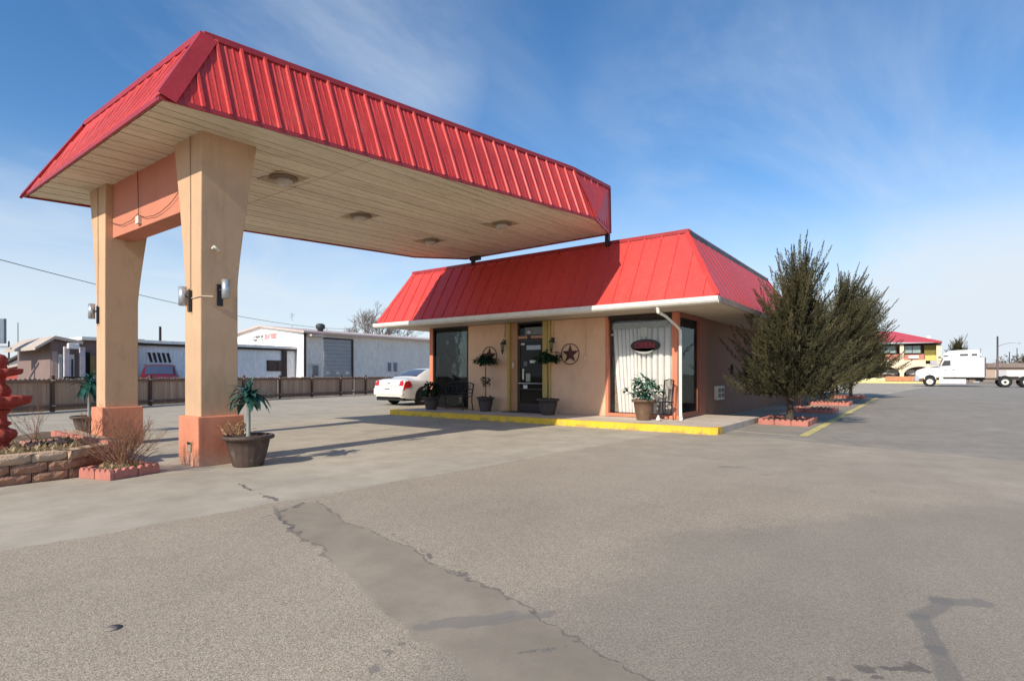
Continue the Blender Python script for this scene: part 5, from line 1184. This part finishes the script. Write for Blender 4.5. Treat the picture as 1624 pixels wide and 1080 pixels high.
MB().box(Wx1+.05, p0.y+.15, 1.53, Wx1+.06, (p0.y+p1.y)/2-.12, 2.27).box(Wx1+.05, (p0.y+p1.y)/2+.12, 1.53, Wx1+.06, p1.y-.15, 2.27).build('pane', cglass, wn, world=True)
MB().box(Wx1+.0, Wy0-.02, 0, Wx1+.08, Wy0+.14, Wze).build('corner_trim', bronze, wsh, world=True)
MB().box(Wx1, 24.3, 4.12, Wx1+.7, 25.4, 4.24).build('door_canopy', surf('pale_canopy', (.6,.5,.45), .6), wsh, world=True)
vp = onY(480, 522, 27); 
MB().lathe([(0,0),(.22,0),(.22,.3),(.34,.34),(.36,.62),(.2,.74),(0,.76)], 16, (-38.0,26.2,4.5)).build('roof_vent', surf('dark_turbine_vent', (.035,.045,.05), .5), wsh, world=True)
MB().tube([(-41.6,26,5.1),(-41.6,26,6.3)], .025, 5).tube([(-41.9,26,6.25),(-41.3,26,6.05)], .02, 4).tube([(-41.9,26,5.95),(-41.3,26,6.2)], .02, 4).build('roof_antenna', grey_m, wsh, world=True)
# sign painted on the gable: unreadable at this size in the photograph, kept as rows of small letter-like strokes
rr = random.Random(2); sg = MB(); sg2 = MB(); sg3 = MB()
q0 = onY(401, 536, Wy0-.02); q1 = onY(418, 536, Wy0-.02); q2 = onY(440, 536, Wy0-.02)
zt0 = onY(410, 533, Wy0).z; zb0 = onY(410, 541, Wy0).z
def strokes(mb, x0, x1, z0, z1, n):
    w_ = (x1-x0)/n
    for k in range(n):
        a = x0+k*w_; b1 = a+w_*.78; th = w_*.26
        mb.box(a, Wy0-.02, z0, a+th, Wy0-.012, z1)
        if rr.random() < .8: mb.box(a+th, Wy0-.02, z1-(z1-z0)*.22, b1, Wy0-.012, z1)
        if rr.random() < .6: mb.box(b1-th, Wy0-.02, z0, b1, Wy0-.012, z1-(z1-z0)*.22)
        if rr.random() < .5: mb.box(a+th, Wy0-.02, z0, b1-th, Wy0-.012, z0+(z1-z0)*.2)
zh = (zt0+zb0)/2
strokes(sg, q0.x, q1.x, zh+.04, zt0+.02, 8); strokes(sg, q0.x, q1.x, zb0, zh-.04, 8); strokes(sg2, q1.x+.15, q2.x, zh-.10, zt0+.10, 6); strokes(sg3, q0.x, q2.x, zb0-.35, zb0-.25, 22)
sg.build('sign_lettering', surf('charcoal_sign_paint', (.09,.09,.10), .7), wsh, world=True); sg2.build('sign_lettering', surf('faded_red_sign_paint', (.50,.14,.15), .7), wsh, world=True); sg3.build('sign_lettering', surf('faint_sign_paint', (.55,.55,.55), .7), wsh, world=True)
# lean-to
lt = thing('metal_shed', (-41, 17, 0), 'long low pale metal shed with one dark sliding window', 'building')
ltm = ribmat('pale_blue_grey_siding', (.86,.85,.83), .28, axis=1)
MB().box(-46, 13.6, 0, -38.1, 24.05, 3.10).build('wall', ltm, lt, world=True)
MB().box(-38.10, 13.4, 3.02, -37.9, 24.05, 3.16).build('eave_trim', bronze, lt, world=True); MB().box(-46.2, 13.3, 3.16, -37.85, 24.05, 3.34).build('roof', surf('white_shed_roof', (.82,.80,.76), .5), lt, world=True)
a = onX(423, 580, -38.1); b_ = onX(454, 580, -38.1)
wn = MB().box(-38.1, a.y, 1.50, -38.04, b_.y, 2.28).build('window', bronze, lt, world=True)
ym = (a.y+b_.y)/2
MB().box(-38.04, a.y+.1, 1.58, -38.03, ym-.06, 2.2).box(-38.04, ym+.06, 1.58, -38.03, b_.y-.1, 2.2).build('pane', surf('brownish_dark_pane', (.09,.05,.045), .2, .3, 4), wn, world=True)
MB().box(-38.1, 22.95, 0, -38.02, 23.35, 3.0).build('door_trim', bronze, lt, world=True)
# big window with slanted dark bars above the SUV
a = onX(232, 560, -38.1); b_ = onX(269, 560, -38.1); zt1 = onX(250, 559, -38.1).z; zb1 = onX(250, 576, -38.1).z
wn = MB().box(-38.1, a.y, zb1, -38.03, b_.y, zt1).build('shop_window', surf('white_window_surround', (.75,.73,.7), .6), lt, world=True)
st2 = MB(); n_ = 5; wy = (b_.y-a.y)
for k in range(n_): 
    y = a.y+.08+k*wy/n_; st2.add([(-38.02,y+.10,zb1+.05),(-38.02,y+wy/n_*.62+.1,zb1+.05),(-38.02,y+wy/n_*.62-.05,zt1-.02),(-38.02,y-.05,zt1-.02)], [(0,1,2,3)])
st2.build('window_bars', bronze, wn, world=True)
MB().box(-38.1, a.y-.1, zb1-.12, -37.9, b_.y+.1, zb1-.02).build('sill', white_t, wn, world=True)
# brown office with gabled porch
br = thing('brown_shop', (-38, 9.5, 0), 'small brown shop with a low gabled porch and white box sign', 'building')
brm = surf('brown_shop_siding', (.235,.17,.155), .85, .1, .8, 20, .1); lil = surf('pinkish_tan_lit_front', (.46,.34,.30), .85, .1)
XS = -37.6
def SX(u, v=600): return onX(u, v, XS)
MB().box(-44, SX(80).y, 0, XS, 13.35, 3.15).build('wall', brm, br, world=True)
ye0, ye1 = SX(54).y, SX(124).y
MB().box(XS-.0, SX(82).y, 0, XS+.06, SX(91).y, 2.5).build('lit_wall_panel', lil, br, world=True)  # paler copy of the wall brown, painted for its sunlit left part
zpk = SX(84, 533).z; zl = SX(54, 551).z; zr_ = SX(127, 543).z; yp_ = SX(84).y
rfm = surf('tan_shingle_roof', (.50,.42,.35), .8, .1)
MB().extr([(SX(52).y, zl),(yp_, zpk),(SX(128).y, zr_+.05),(SX(128).y, zr_-.12),(yp_, zpk-.16),(SX(52).y, zl-.14)], (XS-6, 0, 0), (0,1,0), (0,0,1), (6.4, 0, 0)).build('porch_roof', rfm, br, world=True)
MB().box(XS-6, SX(125).y, 3.16, XS+.5, 13.6, 3.34).build('flat_roof', white_t, br, world=True)
MB().extr([(SX(80).y,2.0),(SX(80).y,zl+.35),(yp_,zpk-.2),(SX(118).y,zr_-.1),(SX(118).y,2.0)], (XS+.01,0,0), (0,1,0), (0,0,1), (.03,0,0)).build('gable_wall', brm, br, world=True)
a, b_ = SX(99, 552), SX(117, 552); MB().box(XS+.7, a.y, SX(105,554).z, XS+.95, b_.y, SX(105,545).z).build('box_sign', surf('white_box_sign', (.8,.78,.75), .5), br, world=True, bevel=.04)
for u in (99, 124, 155): MB().box(XS+.5, SX(u).y-.10, 0, XS+.72, SX(u).y+.12, 2.75).build('porch_column', surf('pale_mauve_column', (.55,.49,.49), .7), br, world=True)
wd = MB().box(XS, SX(103).y, .4, XS+.09, SX(117).y, 2.35).build('window', white_t, br, world=True)
for (u0, u1) in ((105.5, 109.5), (112, 115.5)): MB().box(XS+.09, SX(u0).y, .9, XS+.10, SX(u1).y, 2.1).build('pane', cglass, wd, world=True)
wd = MB().box(XS+.06, SX(92).y, 1.0, XS+.12, SX(97.5).y, 2.35).build('window', white_t, br, world=True); MB().box(XS+.12, SX(93).y, 1.1, XS+.13, SX(96).y, 2.2).build('pane', surf('pale_blue_pane', (.5,.56,.62), .2), wd, world=True)
MB().box(XS+.0, SX(134).y, .1, XS+.05, SX(142).y, 2.5).build('doorway', cdark, br, world=True); MB().box(XS+.05, SX(142.5).y, .1, XS+.10, SX(151).y, 2.3).build('door', surf('ochre_shop_door', (.34,.25,.10), .6), br, world=True)
MB().box(XS+.9, SX(92).y, 1.0, XS+.97, SX(140).y, 1.14).build('porch_rail', bronze, br, world=True)

# far houses on the left edge
def house(name, lab, u0, u1, vt, vp_, ve, D, wc, rc, seed, gab=True):
    a, b_ = atD(u0, 600, D), atD(u1, 600, D); o = thing(name, ((a.x+b_.x)/2, (a.y+b_.y)/2, 0), lab, 'house'); L = (b_-a).length; d = (b_-a)/L; n = FW
    ze = atD(0, ve, D).z; zp = atD(0, vt, D).z; base = Vector((a.x, a.y, 0)); pk_ = (vp_-u0)/(u1-u0)*L
    M_ = MB(); M_.extr([(0,0),(L,0),(L,ze),(pk_,zp-.15),(0,ze)], base, d, (0,0,1), n*6); M_.build('wall', wc, o, world=True)
    R_ = MB(); R_.extr([(-.5,ze-.15),(pk_,zp),(L+.5,ze-.15),(L+.5,ze+.06),(pk_,zp+.22),(-.5,ze+.06)], base-n*.5, d, (0,0,1), n*7); R_.build('roof', rc, o, world=True); return o, base, d
hw = surf('white_house_wall', (.80,.77,.74), .7, .05); hr = surf('dark_house_roof', (.10,.085,.08), .8)
o_, bs, dd = house('far_house', 'white gabled house with dark roof edge at the far left', 14, 92, 545, 74, 577, 62, hw, hr, 1)
MB().extr([(3.2,2.0),(3.9,2.0),(3.9,2.9),(3.2,2.9)], bs-FW*.06, dd, (0,0,1), FW*.04).build('window', cglass, o_, world=True)
o2, bs, dd = house('far_cottage', 'low white cottage with brown roof and red wall behind the fence', 5, 62, 578, 48, 586, 52, surf('red_cottage_wall', (.42,.07,.06), .7, .2), surf('brown_cottage_roof', (.50,.42,.38), .8), 2)
o3, bs, dd = house('far_bungalow', 'small white bungalow with tan roof between the cottage and the brown shop', 48, 82, 584, 68, 592, 46, hw, surf('tan_bungalow_roof', (.24,.17,.13), .8), 3)
# sign board at the left edge
sb_ = atD(-12, 525, 30); sgn = thing('roadside_sign', (sb_.x, sb_.y, 0), 'grey roadside sign board on a pole at the left edge of the photo', 'sign', rz=YAW)
MB().box(-.75,-.08,2.93,.70,.08,4.27).build('board', surf('blue_grey_sign_board', (.16,.20,.25), .6, .12), sgn, bevel=.02); MB().box(-.1,-.05,0,.1,.05,2.95).build('pole', grey_m, sgn); MB().box(-1.5,-.06,2.62,1.0,.06,2.72).build('cross_bar', grey_m, sgn)
# utility poles, antenna mast, power line
pwood = surf('utility_pole_wood', (.10,.08,.07), .9, .2)
def upole(u, vtop, D, lab, arms=(), r=.13, name='utility_pole', v0=None):
    p = atD(u, 600, D); o = thing(name, (p.x, p.y, 0), lab, 'pole', rz=YAW); h = atD(u, vtop, D).z
    MB().tube([(0,0,0),(0,0,h)], [r, r*.7], 7).build('pole', pwood, o)
    for (dz, l) in arms: MB().box(-l/2,-.05,h-dz,l/2,.05,h-dz+.12).build('cross_arm', pwood, o)
    return o, h
upole(14, 541, 75, 'far utility pole with a cross arm left of the white house', [(.8, 2.6)])
upole(37, 547, 60, 'tapering utility pole in front of the white house', r=.2)
upole(254, 518, 70, 'utility pole rising behind the pale metal shed', r=.2)
upole(107, 545, 80, 'short cross arm of a distant pole above the brown shop roof', [(.1, 2.6)])
upole(28.5, 512, 110, 'very thin radio mast far behind the houses', r=.09, name='radio_mast')
pw = MB(); pts = []
A_, B_2 = atD(-60, 396, 30), atD(560, 522, 95)
for i in range(41):
    q = i/40; p = A_.lerp(B_2, q); p.z -= 4*1.1*q*(1-q); pts.append(p)
pw.tube(pts, .022, 4); tag(pw.build('power_line', wr), 'single sagging power line crossing the sky at the left', 'cable')
# bare tree behind the workshop
bt = leafmat('bare_branch_grey', (.14,.12,.11), (.30,.27,.25), .9, 0, 1)
def bare_tree(u, D, H_, lab, seed, spread=.6, n0=6, name='bare_tree'):
    rr = random.Random(seed); p = atD(u, 600, D); o = thing(name, (p.x, p.y, 0), lab, 'tree'); mb = MB(); tk_ = MB()
    tk_.tube([(0,0,0),(.1,0,H_*.15),(0,.1,H_*.3)], [.35,.28,.22], 7)
    def grow(p, d, L, r, lev):
        q = p+d*L*.5+Vector((rr.uniform(-1,1), rr.uniform(-1,1), rr.uniform(-.5,.5)))*L*.08; e = p+d*L
        (tk_ if lev == 0 else mb).tube([p, q, e], [r, r*.8, r*.55], 4 if lev < 2 else 3, c=rr.random(), cap=False)
        if lev < 5:
            for k in range(3 if lev < 4 else 4):
                dd = (d+Vector((rr.uniform(-1,1), rr.uniform(-1,1), rr.uniform(-.35,.75)))*spread).normalized()
                grow(p+(e-p)*rr.uniform(.45,1), dd, L*rr.uniform(.55,.78), r*.6, lev+1)
    for k in range(n0): grow(Vector((0,0,H_*.27)), unit(k*6.28/n0+rr.uniform(-.4,.4), rr.uniform(.6,1.35)), H_*.30, .13, 0)
    tk_.build('trunk', bark, o); mb.build('branches', bt, o); return o
bare_tree(590, 64, 10.0, 'leafless tree behind the beige workshop roof', 61, .75, 8)
# ================================================================ RIGHT BACKGROUND
YM = 99.0
mo = thing('motel_wing', (-4, 103, 0), 'two-storey cream motel wing with red roof behind the semi truck', 'building')
crm = surf('cream_motel_wall', (.74,.60,.44), .8, .08); ylw = surf('yellow_green_panel', (.32,.30,.07), .8, .1); rdb = surf('red_brown_band', (.50,.20,.14), .8, .1); brn = surf('motel_recess_brown', (.14,.09,.07), .9)
def M(u, v=600, y=YM): return onY(u, v, y)
zg = 0; 
def mbox(u0, u1, v0, v1, y0_=YM, dep=.3, y1_=None):
    a, b_ = M(u0, v1, y0_), M(u1, v0, y0_); return MB().box(a.x, y0_, max(a.z, 0), b_.x, (y1_ or y0_+dep), b_.z)
mbox(1340,1491,547,610,YM+1.6,8).build('recessed_wall', brn, mo, world=True)
mbox(1340,1494,543,547.2,YM-.6,9).build('soffit', surf('pale_motel_soffit', (.7,.62,.52), .7), mo, world=True)
R_ = MB(); a, b_, c_, d_ = M(1340,543,YM-.7), M(1494.5,543,YM-.7), M(1450,533,YM+4), M(1340,524,YM+4)
R_.add([a, b_, M(1494,541,YM-.7), M(1419,526,YM+3), M(1340,526,YM+3)], [(0,1,2,3,4)]).add([b_, b_+Vector((0,10,0)), M(1494,541,YM-.7)+Vector((0,10,0)), M(1494,541,YM-.7)], [(0,1,2,3)])
R_.add([M(1494,541,YM-.7), M(1494,541,YM-.7)+Vector((0,9,0)), M(1419,526,YM+3)+Vector((0,5,0)), M(1419,526,YM+3)], [(0,1,2,3)])
R_.build('roof', surf('rose_red_motel_roof', (.52,.08,.10), .5, .08), mo, world=True)
MB().box(M(1470).x, YM+3, 6.2, M(1476).x, YM+3.6, 6.9).build('roof_vent', white_t, mo, world=True)
for u0, u1 in ((1427,1433.5), (1485,1493), (1380,1386)): mbox(u0,u1,547,606,YM,.5).build('pillar', crm, mo, world=True)
mbox(1340,1468,570.5,579,YM+.1,1.5).build('balcony_band', crm, mo, world=True)
mbox(1433.5,1466,562,570.5,YM+.3,.2).build('red_band', rdb, mo, world=True); mbox(1441,1457,563.5,568.5,YM+.1,.2).build('wall_unit', white_t, mo, world=True)
mbox(1390,1426,562,570.5,YM+.3,.2).build('red_band', rdb, mo, world=True)
wn = mbox(1433.5,1461,547.5,561,YM+.9,.1).build('window', surf('brown_window_frame', (.10,.07,.06), .6), mo, world=True); mbox(1434.5,1446,548.5,560,YM+.85,.04).build('pane', surf('teal_motel_pane', (.28,.38,.37), .3, .1), wn, world=True); mbox(1447.5,1459.5,548.5,560,YM+.85,.04).build('pane', surf('teal_motel_pane', (.28,.38,.37), .3, .1), wn, world=True)
wn = mbox(1396,1422,547.5,561,YM+.9,.1).build('window', surf('brown_window_frame', (.10,.07,.06), .6), mo, world=True); mbox(1398,1420,548.5,560,YM+.85,.04).build('pane', surf('teal_motel_pane', (.28,.38,.37), .3, .1), wn, world=True)
mbox(1466,1485,547,563,YM+.9,.1).build('stair_panel', surf('olive_panel', (.20,.17,.04), .8), mo, world=True); mbox(1467,1485,563,572,YM+.3,.2).build('stair_panel', surf('yellow_panel', (.58,.52,.16), .8), mo, world=True)
ar = MB()     # arches of the ground floor
for (u0, u1) in ((1386,1427), (1433.5,1485)):
    a, b_ = M(u0).x, M(u1).x; zt_ = M(1440,578).z; zb_ = M(1440,582).z; pts = [(a,zt_+.05),(a,zb_-.9)]+[(a+(b_-a)*q/10, zb_-.9+.95*math.sin(PI*q/10)**.5) for q in range(1,10)]+[(b_,zb_-.9),(b_,zt_+.05)]
    ar.extr([(p[0], p[1]) for p in pts[::-1]], (0,YM+.05,0), (1,0,0), (0,0,1), (0,.4,0))
ar.build('arches', crm, mo, world=True)
for u0, u1 in ((1392,1424),(1437,1450)): mbox(u0,u1,586,594,YM+1.4,.1).build('ground_window', surf('pale_curtained_pane', (.5,.46,.44), .4, .2), mo, world=True)
mbox(1404,1452,597,604.5,YM-.3,.3).build('low_wall', surf('orange_brick_wall', (.52,.24,.12), .85, .25), mo, world=True)
mbox(1340,1404,599,604.5,YM-.3,.3).build('low_wall', surf('yellow_green_wall', (.62,.58,.32), .85, .2), mo, world=True)
kk_ = MB(); a, b_ = M(1330), M(1500); kk_.box(a.x, YM-1.1, 0, b_.x, YM-.8, .22); tag(kk_.build('far_kerb', surf('yellow_far_kerb', (.75,.62,.25), .8)), kind='structure')
# evergreen behind the truck
ep_ = atD(1519, 600, 84)
juniper((ep_.x, ep_.y, 0), 6.9, 2.4, 71, 'broad dark evergreen tree rising behind the semi truck', z0=1.2, n_pl=150, lean=(0,0), ln=1.4, name='evergreen_tree', group=None, lsz=2.6)
# lamp pole on the right
lp = atD(1582, 600, 78); lo = thing('street_light', (lp.x, lp.y, 0), 'wooden street light pole with long curved arm right of the truck', 'street light', rz=YAW)
h = atD(0, 533.5, 78).z
MB().tube([(0,0,0),(0,0,h)], [.13,.10], 8).build('pole', surf('brown_lamp_pole', (.16,.11,.10), .8), lo)
ha = atD(0, 544, 78).z; MB().tube([(0,0,ha-.5),(.9,0,ha-.15),(2.0,0,ha+.05),(2.9,0,ha)], .035, 6).build('arm', grey_m, lo); MB().lathe([(0,-.08),(.22,-.04),(.18,.05),(0,.08)], 10, (3.0,0,ha)).build('lamp_head', grey_m, lo)
for (u, vt, D) in ((1601, 566, 120), (1613, 560, 150)): upole(u, vt-8, D, 'distant thin utility pole %s' % ('by the right edge of the photo' if u > 1605 else 'just right of the street light'), r=.12, name='utility_pole')
# long tan building and field
tb = thing('tan_warehouse', (38, 120, 0), 'long low tan building beyond the lot at the right edge', 'building', rz=0)
a, b_ = atD(1556, 600, 112), atD(1760, 600, 112)
def dbox(u0, u1, v0, v1, D, dep):
    a, b_ = atD(u0, 600, D), atD(u1, 600, D); z1 = atD(0, v0, D).z; z0_ = max(0, atD(0, v1, D).z); return MB().obox(Vector((a.x, a.y, z0_)), b_-a, FW*dep, (0,0,z1-z0_))
dbox(1557,1760,583,612,112,10).build('wall', surf('tan_warehouse_wall', (.50,.38,.29), .85, .12, .3), tb, world=True)
dbox(1566,1760,576,583,111.5,11).build('roof', surf('brown_warehouse_roof', (.27,.21,.18), .8, .15, .5), tb, world=True)
dbox(1594,1615,590,594,111.2,.3).build('window_strip', surf('grey_strip', (.35,.35,.35), .6), tb, world=True)
tr_ = thing('white_trailer', tuple(atD(1640, 600, 100)[:2])+(0,), 'white trailer parked in front of the tan building at the right edge', 'trailer')
dbox(1597,1690,587,599,100,2.5).build('box_body', surf('white_trailer_paint', (.78,.76,.73), .5, .08), tr_, world=True, bevel=.05)
dbox(1600,1606,599,606,100.5,1).build('support', cdark, tr_, world=True)
# far trees along the horizon
ftm = leafmat('far_tree_foliage', (.13,.12,.10), (.24,.21,.17), .9, 0, .3)
def treeline(name, u0, u1, D, h0, h1, n, seed, lab):
    rr = random.Random(seed); mb = MB()
    for k in range(n):
        u = rr.uniform(u0, u1); c = atD(u, 600, D+rr.uniform(-6,12)); h = rr.uniform(h0, h1)*(.8+.35*math.sin(u*.055+seed)); r = rr.uniform(1.4, 3.2)
        for j in range(70):
            d = unit(rr.uniform(0,6.28), rr.uniform(-.6,1.5)); p = Vector((c.x, c.y, max(.3,h-r)))+d*r*rr.random()**.4; p.z = max(.2, p.z); q = Vector((rr.gauss(0,1), rr.gauss(0,1), rr.gauss(0,1))).normalized(); s_ = d.cross(q).normalized()*rr.uniform(.10,.28)
            mb.add([p-s_, p+q*.5, p+s_, p-q*.4], [(0,1,2,3)], rr.random())
        for j in range(4):
            z = max(.2, h-r)*j/4; mb.box(c.x-.15, c.y-.1, z, c.x+.15, c.y+.1, z+max(.2, h-r)/4, .3)
    return tag(mb.build(name, ftm), lab, 'trees', kind='stuff')
treeline('far_trees', 1555, 1700, 150, 3.0, 7.0, 60, 1, 'grey brown line of leafless trees far behind the tan building')
treeline('far_trees', -60, 60, 170, 2.5, 4.5, 40, 2, 'low grey line of trees on the far left horizon')
treeline('far_trees', 1180, 1420, 230, 2.5, 5.0, 50, 3, 'distant low trees glimpsed behind the junipers')
# small loose things on the lot
rr = random.Random(17); gv = MB()
for k in range(900):
    y = rr.uniform(1.2, 9); x = rr.uniform(-6, 3.5); r = rr.uniform(.0015,.004); a = rr.uniform(0,6.28)
    gv.add([(x+r*math.cos(a+i*2.1), y+r*math.sin(a+i*2.1), .006) for i in range(3)]+[(x,y,.006+r)], [(0,1,3),(1,2,3),(2,0,3)], rr.random())
tag(gv.build('loose_gravel', surf('loose_gravel_stone', (.34,.30,.26), .9, .3, 20, 60, .2, tint=.9, tint_col=(.08,.07,.065))), 'tiny loose stones scattered on the lot', 'gravel', kind='stuff')
MB().lathe([(0,0),(.036,0),(.037,.003),(0,.004)], 20).build('valve_cover', surf('dark_cast_iron', (.22,.19,.165), .7, .2), loc=(-3.19,1.03,.008)); tag(bpy.data.objects['valve_cover'], 'small dark round valve cover in the foreground surface', 'valve cover')
